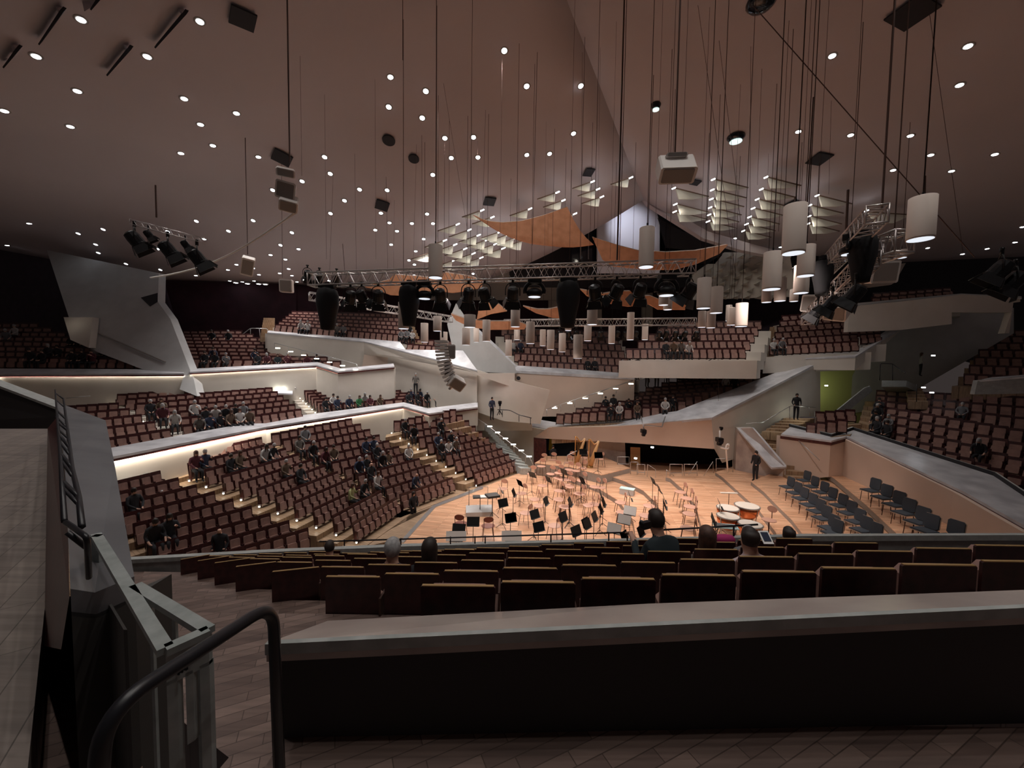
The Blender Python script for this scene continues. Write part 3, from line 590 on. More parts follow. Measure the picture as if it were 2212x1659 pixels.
# ---- saw-tooth coffers with a strip lamp each
def fin(poly, lightp, idx, side, nm):
    pts = []; h0, n0 = ceil(*poly[0]); n0 = -n0 if n0.z > 0 else n0
    Y = h0.y*.965
    pts = [P(a, b_, Y*(1 if i in (0, 1) else .985)) for i, (a, b_) in enumerate(poly)]
    r = empty('ceiling_coffer', h0, 0, nm, 'ceiling coffer', 'lit coffers '+side); c = h0
    q = MB(); q.prism([p-c for p in pts], (0, .12, .03)); q.build('fin', 'fin_white', r)
    q = MB(); q.tube([P(*poly[0], Y*.99)-c, P(*poly[1], Y*.99)-c], .035, 4); q.build('lower_edge', 'panel_edge', r)
    a = P(lightp[0]-4, lightp[1]+2, Y*.975); bb = P(lightp[0]+4, lightp[1]-1.5, Y*.975)
    q = MB(); q.tube([a-c, bb-c], .035, 6); q.build('strip_lamp', 'lamp_glow', r)
    if idx % 3 == 0: spot('house_light', P(poly[0][0], poly[0][1], Y*.94), P(poly[0][0], poly[0][1], Y*.94)+V((0, .5, -5)), 300, 110, .9, (1, .93, .86), .12)
    sx_ = 6 if side == 'right' else -6; spot('coffer_glow', P(lightp[0]+sx_*.5, lightp[1]-3, Y*.95), P(poly[0][0]+sx_*3, poly[0][1]+16, Y*.985), 22, 75, .9, (1, .93, .78), .06)
RC_ = [[(490,283),(505,430),(500,498)], [(853,202),(845,298),(837,382),(825,460),(815,527),(806,588)], [(1338,182),(1296,292),(1258,384),(1220,467),(1187,547),(1160,612),(1132,674)], [(1808,350),(1740,440),(1735,540),(1725,610)]]
for ci, col in enumerate(RC_):
    for i, (a, b_) in enumerate(col):
        x, y = 1340+a/4.254, 340+b_/4.254; f = 1-.035*i
        fin([(x+5, y), (x+76*f, y+18*f), (x+42*f, y+24*f), (x+12, y+24*f)], (x, y), i, 'right', f'lit triangular ceiling coffer, {ORD[i+1]} from top in {ORD[ci+1]} column right of the ridge')
for ci, (a, b_) in enumerate([(1010,640),(1000,550)]): pass
x, y = 2010, 455
fin([(1875, 458), (1970, 464), (1930, 482), (1893, 482)], (1872, 455), 1, 'right', 'lit triangular ceiling coffer behind the right lighting truss')
LC = [(618,332),(715,398),(1075,318),(1338,160),(1395,237),(1673,58),(1725,130),(1762,203),(2040,20),(1505,365),(385,465),(495,520),(585,570),(665,615),(745,655),(820,695),(262,620),(360,660),(455,700),(535,745),(610,785),(350,810),(130,735),(865,565),(940,595),(1017,620),(785,540)]
LC.sort()
for i, (a, b_) in enumerate(LC):
    x, y = 900+a/4.424, 380+b_/4.424
    fin([(x-2, y), (x-42, y+14), (x-13, y+20), (x-5, y+20)], (x+2, y-1), i, 'left', f'lit triangular ceiling coffer, {ORD[i+1]} from left among those over the orange sail')
# slots where the ceiling steps at the top left
for i, (x0, y0, x1, y1) in enumerate([(135, 25, 84, 97), (214, 0, 196, 22), (401, 30, 335, 104), (281, 107, 231, 164), (40, 107, 7, 147)]):
    h, n = ceil(x0, y0, 10); Y = h.y*.975; h2, _ = ceil(x1, y1, 10); Y2 = h2.y*.975
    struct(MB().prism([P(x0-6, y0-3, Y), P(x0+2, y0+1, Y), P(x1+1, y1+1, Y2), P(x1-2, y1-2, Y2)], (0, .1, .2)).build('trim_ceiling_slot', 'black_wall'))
    struct(MB().prism([P(x0-6, y0-3, Y), P(x0-45, y0-38, Y*1.02), P(x0-32, y0+25, Y2), P(x0-14, y0+14, Y2)], (0, .1, .15)).build('trim_ceiling_step', 'ceiling'))
    struct(MB().prism([P(x0+2, y0-2, Y), P(x0+60, y0+28, Y), P(x1+40, y1+12, Y2*1.02), P(x1+1, y1+1, Y2)], (0, .1, .15)).build('trim_ceiling_step', 'ceiling')) if False else None
# unseen ceiling lamps added above the near terraces to brighten the foreground
k_ = 0
for x, y in [(-2.5, 1.5), (1.5, 3.5), (5, 2.5), (8, 5), (-6, 4), (-1, 7), (4, 7.5), (11, 8), (-9, 9)]:
    h = up((x, y, 8)); o = dup(dlp); o.location = h; o.rotation_euler = (0, 0, 0); o['label'] = f'added ceiling downlight out of view over the near rows, {ORD[k_+1]} in line'; k_ += 1
    spot('house_light', h+V((0, 0, -.2)), h+V((0, 0, -5)), NEARP, 80, .8, (1, .95, .9), .12)
# ---- orange sails
def sail(outline, Y, name_label, dy=0, thick=.09, Yf=None):
    n = len(outline); pts = [P(a, b_, (Yf(a, b_) if Yf else Y)) for a, b_ in outline]
    r = empty('acoustic_sail', pts[0], 0, name_label, 'acoustic sail', 'orange acoustic sails'); c = pts[0]
    q = MB(); q.prism([p-c for p in pts], (0, .05, -.015)); q.build('panel', 'orange_panel', r)
    q = MB(); q.prism([p-c+V((0, .052, 0)) for p in pts], (0, thick*1.6, thick)); q.build('rim', 'panel_edge', r)
    return r
z7 = lambda L: [(900+a/4.424, 380+b_/4.424) for a, b_ in L]
sail(z7([(540,372),(620,410),(700,434),(820,445),(1000,430),(1200,380),(1330,335),(1440,295),(1500,420),(1560,520),(1620,590),(1690,655),(1600,668),(1500,678),(1400,677),(1300,668),(1200,658),(1100,645),(1000,620),(900,585),(800,540),(700,480),(620,425)]), 21, 'largest curved orange acoustic sail, highest, under the coffered ceiling', Yf=lambda a, b_: 20+(a-1000)*.008)
sail([(1280,512),(1340,531),(1380,541),(1441,544.5),(1504,541),(1573,528),(1556,547),(1504,570),(1457,582),(1400,582),(1325,575),(1302,560)], 22, 'curved orange acoustic sail right of the largest one, above the truss')
sail([(787,619),(821,628),(843,637),(868,638),(929,628),(979,632),(1002,629),(1040,621),(1045,605),(1010,596),(960,588),(930,600),(905,597),(852,593),(840,604)], 22, 'flat orange acoustic sail behind the left half of the near truss')
sail([(974,678),(1010,690),(1060,694),(1118,694),(1138,702),(1133,711),(1060,712),(1015,706),(985,692)], 24, 'narrow orange acoustic sail low behind the small drum lamps')
sail([(1130,661),(1160,668),(1186,668),(1212,662),(1215,687),(1193,686),(1158,676)], 24, 'small pointed orange acoustic sail left of the central covered lamp')
sail([(1254,625),(1306,634),(1334,629),(1362,629),(1374,641),(1404,639),(1433,650),(1484,650),(1480,669),(1421,668),(1402,657),(1357,662),(1315,655),(1268,639)], 23, 'wavy orange acoustic sail behind the right half of the truss lamps')
sail([(1040,640),(1075,655),(1095,672),(1060,678),(1030,690),(1035,660)], 24, 'small orange acoustic sail between two fresnel lamps')
# ---- trusses
def truss(name, a, b_, w_, n, label, hgt=None):
    r = empty(name, a, 0, label, 'lighting truss', 'lighting trusses'); d = b_-a; L = d.length; dn = d.normalized()
    s = dn.cross(V((0, 0, 1))).normalized()*w_/2; u = V((0, 0, w_/2))
    cor = [s+u, -s+u, -s-u, s-u]; ch = MB(); ch.smooth = True
    for c in cor: ch.tube([c, c+d], w_*.06, 6)
    ch.build('chords', 'aluminium', r); br = MB(); br.smooth = True
    for i in range(n):
        t0, t1, t2 = i/n, (i+.5)/n, (i+1)/n
        for k in range(4):
            c0, c1 = cor[k], cor[(k+1) % 4]
            br.tube([c0+d*t0, c1+d*t1, c0+d*t2], w_*.035, 4, False)
    for t in (0, 1):
        for k in range(4): br.tube([cor[k]+d*t, cor[(k+1) % 4]+d*t], w_*.05, 4)
    br.build('lattice', 'aluminium', r); return r
T1a, T1b = P(672, 605, 14.6), P(1498, 578, 13.2)
truss('lighting_truss', T1a, T1b, .45, 30, 'long near lighting truss carrying the row of black lamps')
truss('lighting_truss', P(1090, 698, 26), P(1502, 695, 24), .42, 26, 'far lighting truss above the centre terrace with lit lamps')
truss('lighting_truss', P(668, 640, 22), P(975, 690, 27), .42, 18, 'left far truss slanting back behind the hooded lamps')
truss('lighting_truss', P(1895, 462, 9.5), P(1776, 588, 14), .42, 16, 'right lighting truss seen almost end on, upper run')
truss('lighting_truss', P(1880, 560, 10.5), P(1745, 690, 15.5), .42, 14, 'right lighting truss, lower run with tangled cables')
truss('lighting_truss', P(1888, 545, 11), P(1955, 520, 10.2), .55, 3, 'short square truss frame beside the right lighting truss')
# ---- stage lamps
def fresnel(name='fresnel_lamp', lit=False):
    r = empty(name, (0, 0, 0), 0, 'x', 'stage lamp')
    q = MB(); q.smooth = True; q.tube([(0, 0, 0), (0, 0, -.14)], .035, 8); q.tube([(-.06, 0, -.03), (.06, 0, -.03)], .03, 6); q.build('clamp', 'black_metal', r)
    q = MB(); q.smooth = True; q.tube([V((-.2, 0, -.5))]+[V((.2*math.cos(t), 0, -.34+.2*math.sin(t))) for t in [math.pi-i*math.pi/8 for i in range(9)]]+[V((.2, 0, -.5))], .014, 6); q.build('yoke', 'black_metal', r)
    R = Matrix.Rotation(math.radians(35), 3, 'X').to_4x4(); T = Matrix.Translation((0, 0, -.45)) @ R
    q = MB(); q.smooth = False; q.lathe([(.08, .2), (.14, .16), (.155, .05), (.155, -.12), (.17, -.13), (.17, -.17)], 14, m=T); bd = q.build('housing', 'black_metal', r)
    q = MB(); q.lathe([(.13, -.172), (.13, -.178)], 14, m=T); q.build('lens', 'lamp_glow' if lit else 'glass_dark', bd)
    q = MB()
    for k in range(4):
        a = k*math.pi/2; m = T @ Matrix.Rotation(a, 4, 'Z')
        q.prism([m @ V(v) for v in [(-.15, .165, -.17), (.15, .165, -.17), (.20, .24, -.36), (-.20, .24, -.36)]], (m.to_3x3() @ V((0, .012, 0))))
    q.build('barn_doors', 'black_metal', r)
    return r
def covered(name='covered_lamp'):
    r = empty(name, (0, 0, 0), 0, 'x', 'stage lamp')
    q = MB(); q.tube([(0, 0, 0), (0, 0, -.1)], .08, 8); q.box((0, 0, -.1), (.42, .2, .1)); q.build('clamp', 'black_metal', r)
    q = MB(); q.smooth = True; q.lathe([(.10, -.12), (.25, -.2), (.29, -.35), (.29, -.62), (.24, -.85), (.19, -1.15), (.17, -1.28), (.05, -1.3)], 14); q.build('fabric_cover', 'black_cloth', r)
    return r
def moving(name='moving_head_lamp'):
    r = empty(name, (0, 0, 0), 0, 'x', 'stage lamp')
    q = MB(); q.rbox((0, 0, -.1), (.34, .26, .16), .03); q.build('base', 'black_metal', r)
    q = MB(); q.smooth = True; q.tube([V((.24*math.cos(t), 0, -.36+.22*math.sin(t))) for t in [math.pi+.3-i*(math.pi+.6)/10 for i in range(11)]], .05, 8); q.build('yoke', 'black_metal', r)
    q = MB(); q.smooth = True; q.lathe([(.1, -.30), (.19, -.36), (.20, -.46), (.17, -.5)], 16); hd = q.build('head', 'black_metal', r)
    q = MB(); q.lathe([(.15, -.502), (.15, -.51)], 14); q.build('lens', 'cyl_light', hd); return r
FR, CVR, MV = fresnel(), covered(), moving(); used = set()
def lamp(p, x, y, Y, rz, label, s=1.0, grp='lamps on the near truss'):
    o = p if p.name not in used else dup(p)
    used.add(p.name); o.location = P(x, y, Y); o.rotation_euler = (0, 0, rz); o.scale = (s,)*3; o['label'] = label; o['group'] = grp; return o
def ty(x): return 14.6+(x-672)/826*(13.2-14.6)
def tp(x): return 612+(x-672)/826*(-25)
n_ = 0
names = ['', 'left end of near truss', 'second hanging place']
for kind, x, rz, s in [(CVR, 707, 0, 1.1), (FR, 757, .5, 1.0), (FR, 781, -.4, .95), (FR, 817, .3, 1.0), (CVR, 884, 0, 1.05), (MV, 917, 0, 1.1), (FR, 951, 0, 1.05), (FR, 1012, .35, 1.05), (FR, 1047, -.5, 1.05), (FR, 1108, .1, 1.05), (MV, 1155, 0, 1.15), (CVR, 1228, 0, 1.15), (FR, 1286, -.45, 1.1), (FR, 1333, .5, 1.1), (FR, 1384, .15, 1.05), (MV, 1441, 0, 1.25), (FR, 1492, .7, 1.15)]:
    n_ += 1; kd = {CVR: 'black cloth-covered lamp', FR: 'black stage lamp with barn doors', MV: 'black moving-head lamp'}[kind]
    lamp(kind, x, tp(x), ty(x), rz, f'{kd}, {ORD[n_]} lamp from left under the near truss', s*1.22)
FL2 = fresnel('fresnel_lamp', True)
for i, x in enumerate([1209, 1229, 1245, 1298, 1334, 1352, 1374, 1425, 1440, 1460, 1480, 1505]):
    lamp(FL2, x, 706, 26-(x-1090)*.005, (-.3 if i % 2 else .3), f'small lit stage lamp, {ORD[i+1]} from left under the far truss', 1.0, 'lamps on the far truss')
for i, (k, x, y, Y, s, t) in enumerate([(CVR, 1866, 495, 10.6, 1.1, 'big black covered lamp on the right truss'), (CVR, 1779, 552, 12.8, 1.0, 'black covered lamp at the left end of the right truss'), (FR, 1850, 590, 10.5, 1.2, 'barn door lamp lowest on the right truss'), (FR, 1800, 618, 11.5, 1.1, 'barn door lamp under the right truss, middle'), (FR, 1768, 640, 13, 1.1, 'barn door lamp under the right truss, left end'), (MV, 1836, 505, 10.8, 1.1, 'moving-head lamp at the top of the right truss')]):
    lamp(k, x, y, Y, .8, t, s, 'lamps on the right truss')
# lamps on the small bar at the upper left
bar = truss('lighting_bar', P(285, 480, 11.5), P(440, 520, 11.5), .14, 10, 'thin bar carrying spotlights high above the left stalls')
for i, (x, y, t) in enumerate([(290, 478, 'leftmost spotlight on the high left bar'), (320, 486, 'small spotlight beside the leftmost one on the high bar'), (362, 500, 'middle spotlight on the high left bar'), (400, 508, 'small spotlight near the right end of the high bar'), (425, 518, 'rightmost spotlight on the high left bar')]):
    lamp(FR, x, y, 11.5, -.9, t, 1.15 if i % 2 == 0 else .6, 'spotlights on the high left bar')
for i, (x, y) in enumerate([(664, 572), (690, 578), (727, 580)]): lamp(FR, x, y, 17, .6, f'dark spotlight behind the left end of the near truss, {ORD[i+1]} from left', .9, 'lamps behind the near truss')
for i, (x, y) in enumerate([(2165, 535), (2195, 560)]): lamp(FR, x, y, 10, .9, ['dark lamp against the black right wall', 'dark lamp lower at the right edge of the view'][i], 1.2, 'lamps at the right wall')
# ---- hanging drum lamps
CYL = [(1719,443,547,43),(1670,545,625,35),(1743,530,596,32),(1733,573,633,28),(1657,622,653,19),(1687,601,650,22),(1716,625,651,16),(1994,426,517,46),(1837,520,561,23),(1948,540,557,18),(1398,492,577,31),(941,530,600,30),(871.7,653,710,22),(917,698,739,16),(945,683,715,18),(958.7,717,757,16),(1015,680,707,25),(1007,709,745,17),(1029,707,739,12),(1051,691,737,17),(1113.5,667,706,20),(1117,708,734,13),(1099,734,769,14),(1146,695,742,19),(1173,712,747,13),(1190,713,755,16),(1215,720,760,15),(1249,723,774,20),(1270,704,736,16),(1228,682,714,14),(1322,704,742,14),(1363,675,734,15),(1394,700,734,13),(1280,655,701,22),(1434,632,659,20),(1443,643,669,18),(1517,672,707,16),(1537,672,708,18),(1522,601,666,28),(1549,620,676,25),(1575,659,693,12),(1585,665,702,15),(1603,655,705,24),(1579,664,702,14)]
WR = []
def wire(p, q, r=.012, label=None, grp=None):
    WR.append((p, q, r))
DLp = MB(); DLp.smooth = True; DLp.lathe([(.19, 0), (.2, -.01), (.2, -.96), (.2, -1)], 20)
cyl_proto = DLp.build('drum_lamp', 'cylinder_paint'); tag(cyl_proto, 'x', 'hanging lamp', 'hanging drum lamps')
q = MB(); q.lathe([(.185, -1.001), (.185, -1.008)], 20); q.build('diffuser', 'cyl_light', cyl_proto)
q = MB(); q.tube([(0, 0, 0), (0, 0, .12)], .02, 5); q.build('hook', 'black_metal', cyl_proto)
CYL.sort(key=lambda t: -t[3])
szn = ['largest', 'large', 'medium', 'small', 'tiny']
grp_ = [sorted(CYL[i:i+9]) for i in range(0, len(CYL), 9)]
j = 0
for gi, g_ in enumerate(grp_):
    for i, (x, yt, yb, wd) in enumerate(g_):
        Y = .4*FPX/wd; top = P(x, yt, Y); bot = P(x, yb, Y); hh = (top-bot).length
        o = cyl_proto if j == 0 else dup(cyl_proto); j += 1; o.location = top; o.scale = (1, 1, hh)
        o['label'] = f'{szn[gi]} looking beige drum lamp on a wire, {ORD[i+1]} from left of its size'
        u_ = up(top); q = MB(); q.tube([V((0, 0, .1/hh)), V((0, 0, (u_-top).length/hh))], .010, 4); q.build('cord', 'chair_leg', o)
# ================================================================ STAGE
def ct(px, py, zs): return Z(px, py, zs)
LV = {'0': 0.0, 'a': .25, 'b': .5, 'c': .75, 'd': .95, 'e': 1.15, 'f': 1.45, 'h': .8}
def orch_chair(col='chair_wood', nm='orchestra_chair'):
    r = empty(nm, (0, 0, -60), 0, 'x', 'chair')
    q = MB(); q.smooth = False; q.lathe([(.18, .44), (.225, .445), (.23, .46), (.18, .47)], 14, m=Matrix.Diagonal((1, .95, 1, 1))); q.build('seat', col, r)
    q = MB(); o = [V((.17*math.cos(t), .2+.03*abs(math.cos(t))*-1, .74+.10*math.sin(t))) for t in [i*math.pi/7 for i in range(14)]]; q.prism(o, (0, .018, 0)); q.build('backrest', col, r)
    for sx in (-1, 1):
        q = MB(); q.tube([(sx*.14, -.14, .44), (sx*.19, -.2, 0)], .011, 5); q.build('leg', 'chair_leg', r)
        q = MB(); q.tube([(sx*.15, .2, .74), (sx*.15, .17, .46), (sx*.19, .24, 0)], .011, 5); q.build('leg', 'chair_leg', r)
    return r
OCH = orch_chair(); OCR = orch_chair('chair_red')
PODIUM = Z(1035, 1108, 0)
def face(p, t): d = V(t)-V(p); return math.atan2(d.y, d.x)+math.pi/2   # local -Y looks at t
z4 = lambda a, b_: (700+a/3.88, 850+b_/3.88)
z5 = lambda a, b_: (1200+a/4.096, 850+b_/4.096)
z6 = lambda a, b_: (1660+a/4.007, 850+b_/4.007)
def once(p, **k):
    if p.name in used: return dup(p, **k)
    used.add(p.name); p.location = k['loc']; p.rotation_euler = (0, 0, k.get('rz') or 0)
    if k.get('label'): p['label'] = k['label']
    if k.get('group'): p['group'] = k['group']
    if k.get('scale'): p.scale = (k['scale'],)*3 if not isinstance(k['scale'], tuple) else k['scale']
    return p
CH = [(z4(*q), '0') for q in [(1495,815),(1655,855),(1765,905),(1690,1022),(1800,960),(1970,905),(2020,970),(1740,690),(1830,790),(1900,690),(1960,725),(2060,800),(2150,860),(1930,1130),(1950,640),(2040,740)]]
CH += [(z4(*q), 'a') for q in [(1820,625),(1915,570),(1835,580),(2045,595),(2070,560),(2165,640)]]
CH += [(z5(*q), '0') for q in [(30,960),(75,1022),(205,905),(290,1010),(340,1000),(30,880),(110,830),(60,780)]]
CH += [(z5(*q), 'a') for q in [(230,790),(345,845),(400,850),(30,720),(120,690),(575,985),(590,1075),(180,700)]]
CH += [(z5(*q), 'b') for q in [(830,1018),(795,1105)]]
CH += [(z5(*q), 'c') for q in [(1105,893),(1160,950),(1190,1025),(1185,1090),(1170,1218)]]
CH.sort(key=lambda c: (round(c[0][1]/16), c[0][0]))
rowsz = {}
for i, ((x, y), lv) in enumerate(CH):
    rowsz.setdefault(round(y/16), []).append((x, y, lv))
for ri, (k, L) in enumerate(sorted(rowsz.items())):
    for i, (x, y, lv) in enumerate(sorted(L)):
        p = Z(x, y, LV[lv]+.45); p.z = LV[lv]
        once(OCH, loc=p, rz=face(p, (PODIUM.x, PODIUM.y, 0)), scale=1.25, label=f'wooden orchestra chair, {ORD[i+1]} from left in {ORD[ri+1]} line of chairs from the back', group='wooden orchestra chairs')
for (q, t) in [((1145, 1112), 'reddish wooden chair at the near left stage edge'), ((1375, 1132), 'reddish wooden chair left of the near white score')]:
    x, y = z4(*q); p = Z(x, y, .45); p.z = 0; once(OCR, loc=p, rz=face(p, (PODIUM.x, PODIUM.y+2, 0)), scale=1.25, label=t, group='reddish chairs')
# music stands
def stand(nm='music_stand'):
    r = empty(nm, (0, 0, -60), 0, 'x', 'music stand')
    q = MB(); R = Matrix.Rotation(math.radians(-22), 3, 'X'); q.box((0, 0, 1.16), (.50, .012, .35), rot=R); q.box((0, -.0, 1.16), (.5, .012, .35), rot=R); q.v = [(v[0], v[1], v[2]) for v in q.v]; q.build('desk', 'stand_black', r)
    q = MB(); q.box((0, -.085, 1.0), (.48, .07, .012)); q.build('ledge', 'stand_black', r)
    q = MB(); q.tube([(0, .02, .12), (0, .02, 1.12)], .014, 6); q.build('pole', 'black_metal', r)
    for k in range(3):
        a = k*2.094+.5; q = MB(); q.tube([(0, .02, .22), (.30*math.cos(a), .02+.30*math.sin(a), .01)], .011, 5); q.build('leg', 'black_metal', r)
    return r
STD = stand()
def place_stand(x, y, lv, rz, label, music=None, hh=1.16):
    p = Z(x, y, LV[lv]+hh); p.z = LV[lv]
    o = once(STD, loc=p, rz=rz, label=label, group='black music stands')
    if music:
        q = MB(); R = Matrix.Rotation(math.radians(-22), 3, 'X'); q.box((0, -.03, 1.17), (music, .012, .34), rot=R); q.box((0, -.038, 1.165), (.004, .012, .34), rot=R)
        m = q.build('sheet_music', 'paper'); m.location = p; m.rotation_euler = (0, 0, rz); tag(m, 'open white score on '+label, 'sheet music', 'open white scores')
    return o
def sc_rz(x, y, lv): p = Z(x, y, LV[lv]+1.0); return face(PODIUM, (p.x, p.y, 0)) + math.pi   # back of the desk towards the podium
SL = [(z4(*q), '0') for q in [(1250,1072),(1500,915),(1565,1040),(1800,1115),(1765,1010),(2000,1030),(2110,1150),(2192,1080),(1640,750),(1745,680),(1880,720),(2010,655),(2165,725),(1860,900),(2060,905),(1130,1132),(1480,800),(1590,830)]]
SL += [(z5(*q), '0') for q in [(70,1090),(280,1150),(185,1210),(345,1085),(130,960),(610,1262),(400,1020)]]
SL += [(z5(*q), 'a') for q in [(70,690),(230,770),(405,905),(425,960),(660,910),(755,1215)]]
SL += [(z5(*q), 'b') for q in [(865,775),(915,840),(960,925),(965,980)]]
SL += [(z5(*q), 'c') for q in [(1395,1112),(1455,980)]]
SL.sort(key=lambda c: (round(c[0][1]/20), c[0][0])); rz_ = {}
for (x, y), lv in SL: rz_.setdefault(round(y/20), []).append((x, y, lv))
for ri, (k, L) in enumerate(sorted(rz_.items())):
    for i, (x, y, lv) in enumerate(sorted(L)):
        p = Z(x, y, LV[lv]+1.16); tgt = V((-p.x+PODIUM.x, -p.y+PODIUM.y, 0)); rz = math.atan2(tgt.y, tgt.x)-math.pi/2
        place_stand(x, y, lv, rz, f'black music stand, {ORD[i+1]} from left in {ORD[ri+1]} line of stands from back')
for q, lv, rz, t, mw in [((1108, 1195), '0', 0, 'the near left stage edge stand', .72), ((1572, 1192), '0', 0, 'the stand left of centre by the near rail', .72)]:
    x, y = z4(*q); place_stand(x, y, lv, .05, t, mw)
for q, t in [((520, 1192), 'the lowest of the three pale slanting stands'), ((610, 1112), 'the middle of the three pale slanting stands'), ((660, 1035), 'the top one of the three pale slanting stands')]:
    x, y = z5(*q); place_stand(x, y, 'a', -.55, t, .5)
x, y = z4(1205, 1200)
# podium
r = empty('conductor_podium', PODIUM, .12, 'pale grey conductor podium with a tall thin rail', 'podium')
q = MB(); q.box((0, 0, .11), (1.3, 1.0, .22)); q.build('platform', 'grey_plaster', r)
q = MB(); q.smooth = True; q.tube([(-.5, .48, .2), (-.5, .48, 1.15), (.45, .48, 1.15), (.45, .48, .2)], .018, 6); q.build('rail', 'lamp_trim', r)
p = Z(*z4(1295, 985), .95); q = MB(); q.box((-.2, 0, 0), (.38, .5, .02)); q.build('cover', 'stand_black') if False else None
r = empty('conductor_desk', (PODIUM.x+.05, PODIUM.y-.1, .22), .15, 'black conductor desk on the grey podium', 'music stand')
q = MB(); R = Matrix.Rotation(.5, 3, 'X'); q.box((0, 0, .62), (.72, .42, .02), rot=None); q.build('desk', 'stand_black', r); q = MB(); q.tube([(0, 0, 0), (0, 0, .62)], .02, 6); q.build('pole', 'black_metal', r)
q = MB(); q.box((-.18, 0, 0), (.34, .38, .02)); q.mat(1).box((.18, 0, 0), (.34, .38, .025)); o = q.build('score', ['stand_black', 'paper']); o.location = (PODIUM.x+.05, PODIUM.y-.1, .866); o.rotation_euler = (0, 0, .15); tag(o, 'open conductor score with one dark and one cream page', 'sheet music')
x, y = z4(1412, 855); p = Z(x, y, 1.1); r = empty('equipment_table', (p.x, p.y, 0), .4, 'small black tray on a stand behind the podium', 'stand')
q = MB(); q.rbox((0, 0, 1.1), (.62, .5, .10)); q.build('tray', 'stand_black', r); q = MB(); q.tube([(0, 0, 0.1), (0, 0, 1.05)], .02, 6); q.tube([(-.3, -.2, 0), (0, 0, .3), (.3, -.1, 0)], .014, 5); q.tube([(0, .3, 0), (0, 0, .3)], .014, 5); q.build('tripod', 'black_metal', r)
x, y = z5(635, 850); p = Z(x, y, .5); q = MB(); q.box((0, 0, .15), (.75, .42, .3)); q.mat(1).box((0, 0, .31), (.78, .45, .03)); o = q.build('step_block', ['grey_plaster', 'paper_cyan']); o.location = (p.x, p.y, .25); o.rotation_euler = (0, 0, -.5); tag(o, 'pale grey step block against the curved riser', 'step block')
# timpani
def timp(D, label, loc, sc1=1.0):
    r = empty('timpani', loc, 0, label, 'drum', 'timpani'); k = D/2
    q = MB(); q.smooth = True; q.lathe([(k*.25, .28), (k*.62, .34), (k*.88, .48), (k*.98, .66), (k, .80)], 24); q.build('bowl', 'copper', r)
    q = MB(); q.lathe([(k*1.06, .80), (k*1.06, .83), (k*.98, .835)], 24); q.build('rim', 'steel', r)
    q = MB(); q.lathe([(k*.97, .836), (k*.97, .842)], 24); q.build('drumhead', 'drum_skin', r)
    for a in range(4):
        t = a*math.pi/2+.4; q = MB(); q.tube([(k*1.03*math.cos(t), k*1.03*math.sin(t), .8), (k*.8*math.cos(t), k*.8*math.sin(t), .1), (k*.9*math.cos(t), k*.9*math.sin(t), 0)], .022, 5); q.build('leg', 'steel', r)
    return r
for q, D, t in [((1695, 990), .92, 'largest copper timpani, at back right'), ((1525, 1008), .82, 'timpani behind the slanting music stand'), ((1528, 1080), .80, 'copper timpani nearest the glockenspiel'), ((1725, 1152), .80, 'timpani nearest the seated heads at right')]:
    x, y = z5(*q); p = Z(x, y, .75+.84); timp(D, t, (p.x, p.y, .75))
x, y = z5(1505, 1170); p = Z(x, y, .75+.85); r = empty('glockenspiel', (p.x, p.y, .75), -.2, 'glockenspiel with shiny bars in front of the timpani', 'glockenspiel')
q = MB()
for i in range(14): q.box((-.33+.05*i, 0, .86), (.035, .42-.015*i, .015))
q.build('bars', 'steel', r); q = MB(); q.box((0, 0, .83), (.78, .46, .03)); q.build('frame', 'paper_cyan', r)
for sx in (-1, 1):
    q = MB(); q.tube([(sx*.3, -.15, .82), (sx*.3, .15, 0)], .015, 5); q.tube([(sx*.3, .15, .82), (sx*.3, -.15, 0)], .015, 5); q.build('leg', 'black_metal', r)
x, y = z5(1535, 880); p = Z(x, y, .75+1.05); r = empty('mallet_tray', (p.x, p.y, .75), -.05, 'narrow cream percussion tray on one pole', 'tray')
q = MB(); q.rbox((0, 0, 1.05), (.75, .12, .03)); q.build('tray', 'drum_skin', r); q = MB(); q.tube([(0, 0, 0), (0, 0, 1.04)], .013, 5); q.tube([(-.25, 0, 0), (0, 0, .3), (.25, 0, 0)], .012, 5); q.build('pole', 'black_metal', r)
x, y = z5(1890, 1120); p = Z(x, y, .95+.62); r = empty('timpani_stool', (p.x, p.y, .95), -.9, 'wooden timpani stool with backrest at the right of the drums', 'stool')
q = MB(); q.smooth = False; q.lathe([(.22, .6), (.25, .61), (.25, .63), (.2, .64)], 14); q.build('seat', 'chair_wood', r)
q = MB(); q.prism([V((.17*math.cos(t), .27, .98+.13*math.sin(t))) for t in [i*math.pi/7 for i in range(14)]], (0, .02, 0)); q.build('backrest', 'chair_wood', r)
q = MB(); q.tube([(0, 0, 0), (0, 0, .6)], .025, 6); q.tube([(-.25, 0, 0), (.25, 0, 0)], .02, 5); q.tube([(0, -.25, 0), (0, .25, 0)], .02, 5); q.tube([(0, .1, .6), (0, .28, .62), (0, .28, .9)], .015, 5); q.build('frame', 'chair_leg', r)
